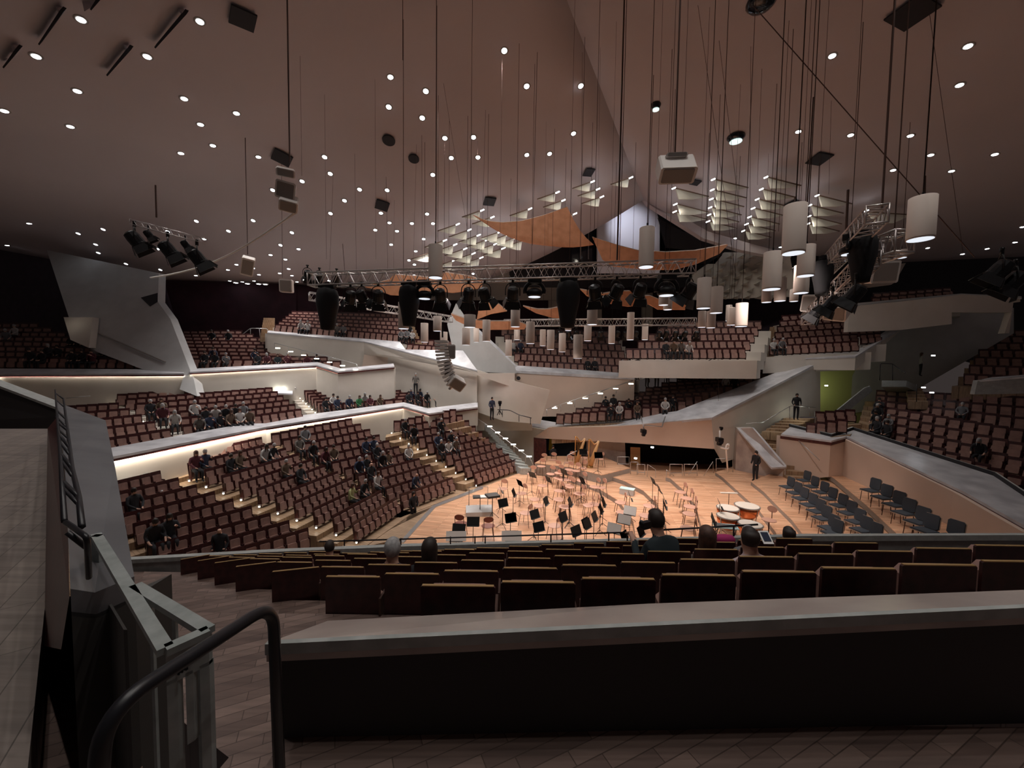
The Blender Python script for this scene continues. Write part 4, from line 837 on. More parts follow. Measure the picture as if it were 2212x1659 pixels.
# harps
def harp(loc, rz, label):
    r = empty('harp', loc, rz, label, 'harp', 'gilt concert harps'); H_ = 1.85
    q = MB(); q.smooth = True; q.lathe([(.06, 0.12), (.035, .2), (.03, H_-.12), (.05, H_-.08), (.06, H_), (.03, H_+.02)], 12); q.build('column', 'gold', r)
    q = MB(); q.smooth = True; q.tube([(0, 0, H_-.05), (.08, 0, H_-.02), (.18, 0, H_-.18), (.34, 0, H_-.36), (.50, 0, H_-.30), (.62, 0, H_-.12)], [.05, .045, .05, .05, .045, .04], 8); q.build('neck', 'harp_wood', r)
    q = MB(); q.smooth = True; q.tube([(.12, 0, .15), (.64, 0, H_-.14)], [.17, .06], 10); q.build('soundbox', 'harp_wood', r)
    q = MB(); q.lathe([(.22, 0), (.24, .04), (.2, .12), (.1, .15)], 14, c=(.08, 0, 0), m=Matrix.Diagonal((1, .7, 1, 1))); q.build('base', 'gold', r)
    q = MB()
    for i in range(16):
        t = (i+1)/17; q.tube([V((.12, 0, .2)).lerp(V((.62, 0, H_-.2)), t), V((.04+.56*t, 0, H_-.08-.28*math.sin(t*2.6)))], .003, 3, False)
    q.build('strings', 'gold', r); return r
x, y = z5(185, 625); p = Z(x, y, .8); harp((p.x-.1, p.y, .8), .1, 'gilt concert harp, the left one of two')
x, y = z5(305, 655); p = Z(x, y, .8); harp((p.x-.1, p.y, .8), .1, 'gilt concert harp, the right one of two')
for q, t in [((245, 515), 'wide black music stand right of the left harp'), ((380, 545), 'wide black music stand right of the right harp')]:
    x, y = z5(*q); place_stand(x, y, 'h', .1, t)
for q, t in [((255, 575), 'orchestra chair behind the left harp'), ((395, 585), 'orchestra chair behind the right harp')]:
    x, y = z5(*q); p = Z(x, y, .8+.45); p.z = .8; once(OCH, loc=p, rz=-1.4, scale=1.1, label=t, group='wooden orchestra chairs')
# choir chairs
def choir():
    r = empty('upholstered_chair', (0, 0, -60), 0, 'x', 'chair')
    q = MB(); q.rbox((0, 0, .45), (.46, .44, .05), .02); q.build('seat', 'chair_blue', r)
    q = MB(); q.rbox((0, 0, .42), (.48, .46, .02), .01); q.rbox((0, .262, .70), (.42, .015, .46), .05, Matrix.Rotation(-.12, 3, 'X')); q.build('shell', 'chair_shell', r)
    q = MB(); q.rbox((0, .235, .71), (.39, .04, .44), .05, Matrix.Rotation(-.12, 3, 'X')); q.build('backrest', 'chair_blue', r)
    for sx in (-1, 1):
        q = MB(); q.tube([(sx*.19, -.15, .42), (sx*.2, -.2, 0)], .012, 5); q.build('leg', 'chair_leg', r)
        q = MB(); q.tube([(sx*.19, .15, .42), (sx*.2, .2, 0)], .012, 5); q.build('leg', 'chair_leg', r)
    return r
CC = choir()
for L, lv, t in [([(155,805),(215,855),(270,905),(340,960),(405,1015),(455,1075),(515,1160),(545,1205)], 'e', 'left line'), ([(300,748),(365,800),(445,850),(515,905),(600,965),(675,1030),(745,1105),(795,1175),(880,1235)], 'e', 'middle line'), ([(880,845),(975,905),(1080,970),(1165,1040),(1280,1120),(1350,1190),(1560,1250)], 'f', 'right line')]:
    for i, (a, b_) in enumerate(L):
        x, y = z6(a, b_); p = Z(x, y, LV[lv]+.47); p.z = LV[lv]
        once(CC, loc=p, rz=-1.42, scale=(1.12 if lv == 'f' else 1.0), label=f'dark upholstered choir chair, {ORD[i+1]} from back in the {t} of chairs', group='dark upholstered chairs on the risers')
x, y = z6(660, 620); p = Z(x, y, 1.9); p.z = 1.45
for k in range(2): once(CC, loc=p+V((0, 0, .09*k)), rz=-1.42, label=['lower of two stacked dark chairs in the right stage corner', 'upper of two stacked dark chairs in the right stage corner'][k], group='stacked dark chairs')
# ---- railings
def rail(name, paths, r_, m, label, grp=None, posts=None, cat='railing'):
    o = None; parts = []
    q = MB(); q.smooth = True; c = V(paths[0][0])
    for p in paths: q.tube([V(v)-c for v in p], r_, 8)
    root = q.build(name, m); root.location = c; tag(root, label, cat, grp)
    for ps in (posts or []):
        k = MB(); k.smooth = True; k.tube([V(v)-c for v in ps], r_*.9, 6); k.build('post', m, root)
    return root
def arcpts(pts, r_=.06, n=5):                        # rounded corners
    pts = [V(p) for p in pts]; out = [pts[0]]
    for i in range(1, len(pts)-1):
        a, b_, c = pts[i-1], pts[i], pts[i+1]; u = (a-b_).normalized()*min(r_, (a-b_).length/2); v = (c-b_).normalized()*min(r_, (c-b_).length/2)
        for k in range(n+1): t = k/n; out.append((b_+u).lerp(b_, t).lerp(b_.lerp(b_+v, t), t))
    return out+[pts[-1]]
# black handrail at the photographer's feet
A0 = P(222, 1540, .84); B0 = P(590, 1303, 1.36)
pts = arcpts([P(205, 1800, .84), A0, B0, P(607, 1760, 1.36)], .10, 8)
rail('handrail', [pts], .0195, 'rail_black', 'thick black tubular handrail in the left foreground')
# flat white balustrade round the stair well
def bar(b, a, c, w_, h_):                            # flat bar from a to c
    a, c = V(a), V(c); d = (c-a).normalized(); s = d.cross(V((0, 0, 1))).normalized()*w_/2; u = V((0, 0, h_))
    b.prism([a-s, a+s, c+s, c-s], -u)
r = empty('stair_balustrade', P(360, 1400, 1.37), 0, 'off-white steel balustrade bent round the stair opening', 'balustrade'); c = r.location.copy()
ZR = 6.5
tp_ = [Z(207, 1152, ZR), Z(357, 1398, ZR), Z(450, 1357, ZR), Z(292, 1262, ZR)]
q = MB()
for i in range(3): bar(q, tp_[i]-c, tp_[i+1]-c, .040, .022)
q.build('top_rail', 'rail_white', r)
D_ = V((0, 0, 1)); f0, f1 = tp_[1]-c, tp_[2]-c
def fp(t, dz): return f0.lerp(f1, t)-D_*dz*.58
q = MB(); q.prism([fp(0, .03), fp(1, .03), fp(1, .22), fp(0, .22)], (0, .015, 0)); q.build('front_panel', 'rail_white', r)
for t in (.0, 1.0):
    q = MB(); a_, b__ = (t, t+.24) if t == 0 else (t-.24, t); q.prism([fp(a_, .2), fp(b__, .2), fp(b__, 2.6), fp(a_, 2.6)], (0, .02, 0)); q.build('post', 'rail_white', r)
q = MB(); q.prism([fp(.42, .2), fp(.60, .2), fp(.60, .62), fp(.42, .62)], (0, .02, 0)); q.build('slat', 'rail_white', r)
q = MB(); q.box((0, 0, 0), (.045, .006, .008)); q.v = [tuple(V(v)+fp(.35, .155)+V((0, -.006, 0))) for v in q.v]
for dx, dz, sx_, sz_ in ((.33, .14, .022, .006), (.33, .155, .018, .005), (.33, .17, .022, .006), (.31, .155, .005, .035), (.62, .10, .035, .006)): q.box(fp(dx, dz)+V((0, -.006, 0)), (sx_, .004, sz_))
q.build('row_lettering', 'black_metal', r)
for t in (.12, .42, .75):
    p = tp_[2].lerp(tp_[3], t)-c; q = MB(); q.box((p.x, p.y, p.z-.45), (.012, .012, .85)); q.build('baluster', 'rail_white', r)
for t in (.03,):
    p = tp_[0].lerp(tp_[1], t)-c; q = MB(); q.box((p.x, p.y, p.z-.5), (.04, .03, 1.0)); q.build('post', 'rail_white', r)
q = MB(); g0, g1 = tp_[0]-c, tp_[1]-c; q.prism([g0-D_*.25, g0.lerp(g1, .55)-D_*.2, g0.lerp(g1, .55)-D_*1.0, g0-D_*1.0], (-.015, 0, 0)); q.build('side_panel', 'slate_dark', r)
struct(MB().prism([Z(240, 1290, 4.0), Z(340, 1290, 4.0), Z(400, 1500, 4.0), Z(300, 1500, 4.0)], (0, 0, -.1)).build('floor_stair_lower', 'concrete_edge'))
for x, y in ((292, 1375), (314, 1388), (323, 1410)): point('stair_light', P(x, y, 2.3), .25, (.9, 1, 1), .03)
b = MB(); b.lathe([(.03, 0), (.03, -.02)], 12); sl0 = b.build('stair_lamp', 'lamp_glow'); tag(sl0, 'round white lamp lowest inside the stair opening', 'lamp', 'stair opening lamps'); sl0.location = P(322, 1409, 2.35)
for (x, y, t) in ((292, 1376, 'round white lamp left inside the stair opening'), (313, 1386, 'round white lamp in the middle of the stair opening')): dup(sl0, P(x, y, 2.6), 0, t)
for (x, y, Y, t) in ((1409, 965, 23.2, 'small pale green lamp under the pale fascia'), (1373, 989, 24, 'tiny round lamp on the narrow door under the terrace'), (1785, 832, 26, 'small white lamp over the yellow-green recess'), (2016, 767, 24, 'small white lamp beside the woman at the right door'), (1995, 836, 23, 'upper round lamp beside the right block steps'), (2013, 847, 22.5, 'lower round lamp beside the right block steps')):
    dup(sl0, P(x, y, Y), 0, t, 'small wall lamps', 3.0)
# ladder-like black handrail on the walkway parapet
sA = [(120, 840, 9.0, 0), (138, 858, 8.2, 1)]
L_ = [((121, 850), (137, 862), 8.3), ((122, 886), (141, 904), 7.0), ((126, 914), (146, 930), 6.0), ((130, 942), (150, 966), 5.2), ((133, 982), (156, 1012), 4.35), ((137, 1042), (168, 1072), 3.6)]
W_ = lambda x, y: Z(x, y, 6.85)
root = empty('walkway_handrail', W_(121, 850), 0, 'black stepped handrail along the left walkway parapet', 'railing'); c = root.location.copy()
q = MB(); q.smooth = True; q.tube([W_(119, 842)-c, W_(122, 880)-c, W_(130, 980)-c, W_(139, 1125)-c], .009, 6); q.build('lower_rail', 'rail_black', root)
q = MB(); q.smooth = True; q.tube([W_(137, 860)-c, W_(146, 930)-c, W_(156, 1012)-c, W_(170, 1072)-c, W_(177, 1137)-c], .010, 6); q.build('upper_rail', 'rail_black', root)
for a, b_, Y in L_: q = MB(); q.smooth = True; q.tube([W_(*a)-c, W_(*b_)-c], .009, 5); q.tube([W_(a[0], a[1]+14)-c, W_(b_[0], b_[1]+16)-c], .007, 5); q.build('rung', 'rail_black', root)
rail('handrail', [arcpts([W_(142, 1128), W_(188, 1160), P(192, 1248, 1.25)], .03), [W_(145, 1150), P(186, 1182, 1.22)]], .008, 'rail_black', 'short black handrail beside the white balustrade')
# tube rails on the near block front
rail('guard_rail', [[P(690, 1170, 8.2), P(1355, 1150, 7.6)]], .016, 'rail_black', 'thin dark guard rail crossing in front of the near stalls and stage', 'thin guard rails', [[P(x, 1167-(x-690)*.027, 8.2-(x-690)*.0009), P(x, 1180-(x-690)*.018, 8.2-(x-690)*.0009)] for x in (744, 866, 973, 1026, 1048, 1190, 1315, 1355)])
rail('guard_rail', [[P(1425, 1145, 7.3), P(1637, 1133, 7.1)]], .018, 'rail_black', 'short dark guard rail before the timpani', 'thin guard rails', [[P(1585, 1136, 7.15), P(1585, 1158, 7.15)], [P(1430, 1145, 7.3), P(1430, 1165, 7.3)]])
# rails at the back of the stage
def frame(pts, t, i): return rail('stage_rail', [pts], .022, 'steel', t, 'grey tubular stage rails')
for i, (x0, x1, y0, y1, Y) in enumerate([(1334, 1359, 987, 1006, 25.5), (1362, 1378, 998, 1024, 24), (1376, 1393, 1003, 1026, 23.5), (1447, 1474, 1003, 1028, 22.8), (1478, 1506, 1003, 1028, 22.8), (1547, 1583, 991, 1020, 23)]):
    pts = [P(x0, y1, Y), P(x0, y0, Y), P(x1, y0, Y), P(x1, y1, Y)]
    o = frame(pts, f'grey tubular stage rail frame, {ORD[i+1]} from left along the stage back', i)
    k = MB(); cc_ = pts[0]; k.tube([P(x0, (y0+y1)/2+6, Y)-cc_, P(x1, (y0+y1)/2+6, Y)-cc_], .018, 5); k.build('cross_bar', 'steel', o)
for i, pl in enumerate([[(1398, 1030), (1399, 1003), (1416, 1014), (1416, 1032)], [(1439, 1038), (1440, 1015), (1456, 1028)], [(1520, 1028), (1540, 997), (1541, 1022)], [(1487, 1026), (1506, 997)], [(1218, 1005), (1226, 983), (1246, 974)]]):
    frame([P(a, b_, 23) for a, b_ in pl], f'slanting grey stage stair rail, {ORD[i+1]} listed from left stairs'.replace(' listed', ''), i)
# stair rails
rail('stair_rail', [[P(1018, 896, 31), P(1048, 915, 28.5), P(1145, 990, 25.4), P(1152, 1004, 25.2)]], .025, 'steel', 'long steel rail down the stairs beside the stage left wall', 'stair rails', [[P(x, y, Y), P(x, y+16, Y)] for x, y, Y in ((1048, 915, 28.5), (1080, 940, 27.6), (1110, 963, 26.6), (1135, 982, 25.8))])
rail('stair_rail', [[P(1181, 884, 27), P(1367, 822, 28.6)]], .03, 'steel', 'steel rail climbing the lit stairs of the choir terrace', 'stair rails', [[P(1181+i*30, 884-i*10, 27+i*.26), P(1181+i*30, 899-i*10, 27+i*.26)] for i in range(7)])
DS[0] = 1.15; rail('stair_rail', [arcpts([P(1612, 915, 20.8), P(1648, 913, 20.8), P(1708, 876, 21.4), P(1762, 880, 21.6)], .3)], .022, 'steel', 'bent rail above the stairs at the right of the stage', 'stair rails', [[P(1706, 877, 21.4), P(1706, 906, 21.4)], [P(1748, 880, 21.6), P(1750, 900, 21.6)]]); DS[0] = 1
DS[0] = 1.22; rail('stair_rail', [[P(1717, 944, 18.3), P(1770, 994, 16.8)]], .02, 'steel', 'straight handrail on the wall right of the stage stairs', 'stair rails'); DS[0] = 1
rail('stair_rail', [[P(593, 741, 31), P(770, 786, 28.6), P(775, 800, 28.4)]], .02, 'steel', 'thin rail above the lamps beside the upper left terrace stairs', 'stair rails', [[P(593+i*29.5, 741+i*7.5, 31-i*.4), P(593+i*29.5, 753+i*7.7, 31-i*.4)] for i in range(7)])
rail('stair_rail', [arcpts([P(524, 722, 31.5), P(541, 709, 31.6), P(578, 710, 31.8), P(579, 728, 31.5)], .2)], .03, 'steel', 'pale rail at the top of the left upper terrace', 'stair rails', [[P(541, 709, 31.6), P(541, 722, 31.6)], [P(560, 709, 31.6), P(562, 730, 31.6)]])
rail('stair_rail', [[P(254, 1042, 15.0), P(330, 1018, 16.6)]], .022, 'steel', 'short wall handrail at the far left of the stalls', 'stair rails')
rail('stair_rail', [[P(143, 860, 23), P(195, 855, 23.6)]], .022, 'steel', 'wall handrail behind the standing man at left', 'stair rails')
rail('stair_rail', [arcpts([P(584, 829, 28.6), P(628, 829, 29), P(640, 840, 28.4)], .3)], .022, 'steel', 'rail at the lit landing of the middle left terrace', 'stair rails')
rail('stair_rail', [arcpts([P(782, 921, 29.6), P(820, 916, 29.9), P(834, 928, 28.5)], .3)], .022, 'steel', 'rail at the lit landing of the far stalls', 'stair rails')
DS[0] = 1.25; rail('stair_rail', [arcpts([P(1900, 822, 20), P(1902, 785, 20), P(1928, 786, 20), P(1955, 806, 18.5)], .1)], .025, 'rail_black', 'black rail on the landing of the right block', 'stair rails', [[P(1928, 786, 20), P(1928, 822, 20)], [P(1980, 830, 18), P(1980, 868, 18)]]); DS[0] = 1
DS[0] = 1.05; rail('stair_rail', [[P(1373, 823, 28), P(1375, 800, 28), P(1437, 801, 27.6), P(1435, 827, 27.6)], [P(1375, 822, 28), P(1437, 804, 27.6)]], .035, 'steel', 'steel rail around the landing above the choir terrace', 'stair rails', [[P(1403, 801, 27.8), P(1403, 826, 27.8)]]); DS[0] = 1
rail('stair_rail', [[P(1490, 800, 27), P(1548, 770, 27)], [P(1490, 812, 27), P(1530, 790, 27)]], .03, 'rail_black', 'dark rail beside the right terrace entrance', 'stair rails')
rail('guard_rail', [arcpts([P(1075, 885, 28), P(1101, 886, 27.6), P(1121, 896, 26.6), P(1148, 903, 26)], .2)], .03, 'rail_black', 'black rail on the platform above the stage left wall', 'thin guard rails', [[P(x, y, 27), P(x, y+14, 27)] for x, y in ((1085, 887), (1121, 897), (1146, 903))])
# stairs
def stairs(name, L, R, n, m='step_wood'):
    b = MB()
    for i in range(n):
        t0, t1 = i/n, (i+1)/n
        a, b_, c, d = L[0].lerp(L[1], t0), R[0].lerp(R[1], t0), R[0].lerp(R[1], t1), L[0].lerp(L[1], t1)
        z = a.z+(L[1].z-L[0].z)/n
        b.prism([V((a.x, a.y, z)), V((b_.x, b_.y, z)), V((c.x, c.y, z)), V((d.x, d.y, z))], (0, 0, -.5))
    return struct(b.build(name, m))
DS[0] = 1.22; stairs('floor_stairs_right_low', (P(1700, 1038, 17.6), P(1640, 937, 20.6)), (P(1760, 1036, 17.4), P(1692, 935, 20.2)), 9); DS[0] = 1
DS[0] = 1.18; stairs('floor_stairs_right_high', (P(1645, 936, 20.6), P(1700, 902, 22.6)), (P(1692, 935, 20.2), P(1760, 902, 22.4)), 6); DS[0] = 1
stairs('floor_stairs_left_aisle', (P(1125, 1016, 25.6), P(1020, 905, 33.5)), (P(1148, 1008, 25.6), P(1050, 925, 30.2)), 16, 'concrete_edge')
DS[0] = 1.16; stairs('floor_stairs_upper_right', (P(1650, 768, 25.6), P(1664, 708, 31)), (P(1672, 768, 25.4), P(1684, 706, 31)), 8); DS[0] = 1
stairs('floor_stairs_far', (P(897, 748, 33.5), P(870, 690, 38.5)), (P(912, 748, 33.5), P(886, 690, 38.5)), 9)
stairs('floor_stairs_top_left', (P(562, 732, 31.5), P(570, 688, 36.5)), (P(590, 734, 31.6), P(594, 688, 36.5)), 8)
DS[0] = 1.25; stairs('floor_stairs_right_block', (P(1962, 872, 19.5), P(1958, 838, 22)), (P(2005, 872, 19.3), P(1990, 838, 22)), 5); DS[0] = 1
DS[0] = 1.25; struct(MB().prism(PL([(1905, 822, 20), (1958, 822, 20), (1990, 838, 22), (1920, 838, 23)]), (0, 0, -.4)).build('floor_landing_right', 'concrete_edge')); DS[0] = 1
DS[0] = 1.28; b = MB(); b.prism(PL([(2112, 822, 15.5), (2230, 812, 14.6), (2230, 850, 14.6), (2105, 852, 15.5)]), (0, .2, 0)); struct(b.build('wall_right_pulpit', 'concrete')); struct(MB().prism(PL([(2112, 822, 15.5), (2230, 812, 14.6), (2230, 808, 16), (2140, 815, 16.6)]), (0, 0, -.08)).build('parapet_coping_pulpit', 'marble')); DS[0] = 1
# stair lamps that wash walls
WL = [(P(1375-33*i-12, 829+10.5*i, 28.3-.22*i), 'choir') for i in range(6)] + [(P(1058+i*17, 921+i*13, 28-.5*i), 'stage') for i in range(6)] + [(P(600+i*28, 752+i*7.6, 30.4-.38*i), 'upper left') for i in range(7)]
b = MB(); b.box((0, 0, 0), (.34, .05, .07)); wlp = b.build('wall_lamp', 'step_glow'); tag(wlp, 'x', 'lamp')
cn = {}
for j, (p, t) in enumerate(WL):
    cn[t] = cn.get(t, 0)+1; o = wlp if j == 0 else dup(wlp); o.location = p; o['label'] = f'glowing strip lamp, {ORD[cn[t]]} along the {t} stairs'; o['group'] = f'strip lamps of the {t} stairs'
    col = (1, .62, .62) if t != 'upper left' else (1, .93, .82)
    spot('wall_wash', p+V((0, -.12, .05)), p+V((0, .22, 1.6)), 26 if t != 'upper left' else 10, 70, .8, col, .05)
for i in range(8): spot('wall_wash', P(925+i*24, 822+i*7, 30.4-.3*i), P(925+i*24, 870+i*7, 30.4-.3*i)+V((0, .7, -1)), 14, 70, .9, (1, .93, .8), .05) if False else None
for (x, y, Y, e) in [(812, 937, 29, 8), (600, 846, 28, 8), (615, 844, 28.3, 6), (290, 1052, 15.2, 6), (1735, 898, 25.5, 14), (1655, 925, 24, 5), (1925, 815, 24.5, 1.5)]: point('landing_light', P(x, y, Y)+V((0, -.1, .15)), e*.8, (.95, 1, .85), .1)
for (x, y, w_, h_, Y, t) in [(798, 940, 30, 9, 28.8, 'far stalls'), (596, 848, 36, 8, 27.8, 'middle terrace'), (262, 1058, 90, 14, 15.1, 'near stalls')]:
    struct(MB().prism(PL([(x, y, Y), (x+w_, y+2, Y), (x+w_, y-h_, Y+1.2), (x, y-h_+2, Y+1.2)]), (0, 0, -.1)).build('floor_landing_'+t.replace(' ', '_'), 'white_panel'))  # white floor colour paints the lit patch on each landing
# ================================================================ LOUDSPEAKERS, MICROPHONES, WIRES
def spk(px, py, Y, size, rot, label, m='speaker_white', grp='hanging white loudspeakers'):
    p = P(px, py, Y); r = empty('loudspeaker', p, 0, label, 'loudspeaker', grp); r.rotation_euler = rot
    q = MB(); q.rbox((0, 0, 0), size, .04); q.build('cabinet', m, r)
    q = MB(); q.rbox((0, -size[1]/2-.01, 0), (size[0]*.84, .02, size[2]*.8), .02); q.build('grille', 'lamp_trim', r); return r
spk(617, 372, 12, (.50, .40, .22), (.5, 0, .5), 'top box of the tilted white speaker cluster at upper left')
spk(617, 412, 12, (.52, .45, .50), (.3, .1, .5), 'middle box of the tilted white speaker cluster at upper left')
spk(624, 440, 12, (.50, .45, .34), (.75, .1, .5), 'bottom box of the tilted white speaker cluster at upper left')
spk(535, 575, 20, (.55, .45, .9), (.5, .15, .6), 'tilted white loudspeaker above the left terraces')
spk(619, 618, 18, (.52, .40, .58), (.1, 0, .3), 'small upright white loudspeaker below the ceiling edge at left')
r = spk(1460, 366, 9.5, (.82, .55, .40), (.95, 0, -.1), 'big white loudspeaker hanging right of the ceiling ridge')
r2 = spk(1459, 338, 9.5, (.50, .30, .10), (.2, 0, -.1), 'small bracket box on top of the big white loudspeaker')
spk(1905, 588, 13, (.72, .45, .70), (.2, 0, -.3), 'square white loudspeaker before the black right wall')
spk(1745, 655, 15, (.42, .35, .62), (.2, .1, -.6), 'white loudspeaker at the lower end of the right truss')
spk(1808, 668, 12.5, (.60, .45, .60), (.7, .2, -.9), 'slotted white loudspeaker under the right truss')
r = empty('line_array_speaker', P(956, 735, 14), 0, 'long curved white line array speaker hanging over the stalls', 'loudspeaker')
c = r.location.copy()
prev = None
for i in range(14):
    t = i/13; x = 954+t*t*26; y = 738+t*92; a = t*t*.9
    p = P(x, y, 14)-c; q = MB(); q.rbox((0, 0, 0), (.46, .34, .082), .015, (Matrix.Rotation(.0, 3, 'Z') @ Matrix.Rotation(-a, 3, 'Y'))); q.v = [tuple(V(v)+p) for v in q.v]; q.build('segment', 'speaker_white', r)
q = MB(); q.tube([V((0, 0, .1)), P(956, 700, 14)-c], .03, 5); q.build('bracket', 'black_metal', r)
spk(972, 760, 14.2, (.34, .4, .52), (0, 0, .3), 'box speaker beside the top of the curved line array')
spk(986, 826, 14, (.55, .4, .40), (.5, .5, .6), 'white box speaker at the bottom of the curved line array')
q = MB(); q.box((0, 0, 0), (.16, .4, .55)); o = q.build('amplifier_box', 'black_metal'); o.location = P(967, 795, 14.4); tag(o, 'black slotted box between the line array and the lower speaker', 'speaker')
# cameras on brackets
def pcam(px, py, Y, label, s=1.0):
    r = empty('stage_camera', P(px, py, Y), 0, label, 'camera', 'remote cameras'); r.scale = (s,)*3
    q = MB(); q.rbox((0, 0, .1), (.28, .34, .24), .03); q.build('body', 'black_metal', r); q = MB(); q.lathe([(.09, 0), (.11, .2)], 12, m=Matrix.Rotation(math.pi/2, 4, 'X')); q.build('lens', 'glass_dark', r)
    q = MB(); q.rbox((0, 0, -.12), (.18, .18, .16), .02); q.build('mount', 'black_metal', r); return r
pcam(1390, 935, 23.5, 'black camera hanging from the pale fascia'); pcam(1554, 954, 22.6, 'black camera on the white column right of the stage', 1.1); pcam(1558, 926, 22.6, 'tiny camera above the right stage camera', .5); pcam(848, 889, 29, 'camera hanging from the far parapet', 1.1); pcam(1080, 872, 28, 'camera on tripod beside the standing usher', .9)
rail('camera_bracket', [[P(1385, 900, 25.2), P(1389, 918, 23.6), P(1430, 922, 23.6), P(1437, 900, 25.2)], [P(1390, 918, 23.6), P(1390, 930, 23.6)]], .035, 'steel', 'white tubular bracket holding the fascia camera', None, None, 'bracket')
rail('camera_column', [arcpts([P(1572, 1020, 22.9), P(1568, 962, 22.8), P(1575, 958, 22.8), P(1573, 972, 22.8), P(1556, 966, 22.7)], .2), [P(1555, 960, 22.7), P(1555, 930, 22.7)]], .05, 'speaker_white', 'white bent column carrying the right stage camera', None, None, 'column')
rail('camera_tripod', [[P(1080, 878, 28), P(1079, 896, 28)], [P(1079, 886, 28), P(1074, 897, 28)], [P(1079, 886, 28), P(1085, 897, 28)]], .03, 'black_metal', 'black tripod beside the standing usher', None, None, 'tripod')
o = MB().tube([P(900, 455, 20), P(900, 455.1, 20)], .01, 3)
q = MB(); q.smooth = True
pts = []
for i in range(21):
    t = i/20; x = 325+(640-325)*t; y = 600-(600-458)*t + 34*math.sin(math.pi*t)*(.9-.2*t); pts.append(P(x, y, 19-7*t))
o = MB(); o.smooth = True; c = pts[0]; o.tube([p-c for p in pts], .035, 6); o = o.build('cable', 'speaker_white'); o.location = c; tag(o, 'pale sagging cable from the white wall to the speaker cluster', 'cable')
WS = [(524, 55, 535, 550, 20, .018, 0), (620, 0, 626, 352, 12, .022, 0), (336, 400, 338, 470, 11.5, .02, 0), (1345, 0, 1333, 562, 13.5, .032, 0), (1352, 0, 1338, 562, 13.5, .012, 0), (1469, 0, 1458, 330, 9.5, .022, 0), (1458, 0, 1449, 330, 9.5, .006, 0), (1491, 0, 1475, 330, 9.5, .005, 0),
 (1962, 40, 1905, 450, 9.6, .022, 0), (1970, 40, 1932, 500, 10.4, .014, 0), (1757, 210, 1742, 470, 12, .018, 0), (1770, 345, 1763, 520, 14, .014, 0), (1627, 12, 2105, 555, 11, .012, 0), (2008, 30, 2080, 545, 12, .006, 0), (1506, 0, 1590, 600, 15, .007, 0), (1553, 85, 1600, 480, 16, .007, 0),
 (868, 0, 870, 130, 14, .012, 0), (943, 35, 942, 530, 15, .012, 0), (911, 290, 912, 560, 16, .010, 0), (958, 180, 1020, 560, 16, .006, 0), (1161, 110, 1150, 530, 14.5, .012, 0), (971, 255, 969, 540, 16, .008, 0), (1049, 235, 1040, 560, 16, .008, 0), (1012, 322, 1008, 560, 16, .010, 0), (1032, 302, 1031, 480, 16, .007, 0),
 (834, 380, 838, 600, 16, .009, 0), (900, 310, 893, 560, 16, .006, 0), (1234, 55, 1230, 560, 15, .007, 0), (1258, 110, 1255, 560, 16, .006, 0), (1412, 160, 1400, 490, 10.9, .014, 0), (1420, 20, 1416, 490, 15, .006, 0), (1541, 5, 1512, 560, 15, .006, 0), (1568, 170, 1553, 560, 16, .007, 0), (1622, 98, 1620, 560, 17, .007, 0), (1646, 146, 1636, 400, 16, .006, 0), (1705, 0, 1682, 500, 15, .007, 0), (1748, 0, 1730, 440, 14, .006, 0), (1781, 40, 1768, 420, 14, .006, 0), (1862, 22, 1846, 300, 12, .007, 0), (1796, 215, 1790, 420, 14, .006, 0), (740, 525, 745, 590, 16, .016, 0), (766, 330, 770, 600, 20, .006, 0), (608, 350, 610, 600, 18, .010, 0), (650, 0, 652, 380, 16, .005, 0), (700, 60, 705, 560, 18, .005, 0), (720, 370, 712, 590, 18, .006, 0), (1832, 410, 1828, 500, 11, .03, 0), (1998, 380, 1997, 424, 9, .02, 0), (1718, 425, 1719, 442, 8.2, .02, 0), (1551, 720, 1552, 870, 22, .012, 0), (1297, 100, 1290, 560, 16, .005, 0), (1325, 60, 1318, 560, 16, .005, 0), (1600, 180, 1585, 480, 16, .005, 0), (1660, 330, 1655, 520, 17, .005, 0), (810, 170, 812, 560, 18, .005, 0), (852, 430, 850, 600, 18, .006, 0), (1085, 120, 1080, 540, 17, .006, 0), (1120, 200, 1116, 560, 17, .005, 0), (1180, 260, 1176, 560, 17, .005, 0)]
WS.sort()
for i, (x0, y0, x1, y1, Y, r_, _) in enumerate(WS):
    a, b_ = P(x0, y0, Y), P(x1, y1, Y)
    if abs(x0-x1) > 60 or (r_ > .017 and y0 > 60): pass
    elif y0 > 60: h, n = ceil(x0, y0); a = h; b_ = P(x1, y1, h.y)
    else: u_ = up(b_); a = u_ if u_.z > b_.z+2 and BVH.ray_cast(b_, V((0, 0, 1)))[0] is not None else a
    # keep the line hanging: top end sits where the ceiling is over its own picture line
    q = MB(); q.tube([V((0, 0, 0)), b_-a], r_, 4); q = q.build('suspension_wire', 'chair_leg'); q.location = a
    tag(q, f'thin dark suspension wire, {ORD[i+1] if i < 40 else ORD[i-39]+" after the fortieth"} from left below the ceiling', 'wire', 'suspension wires')
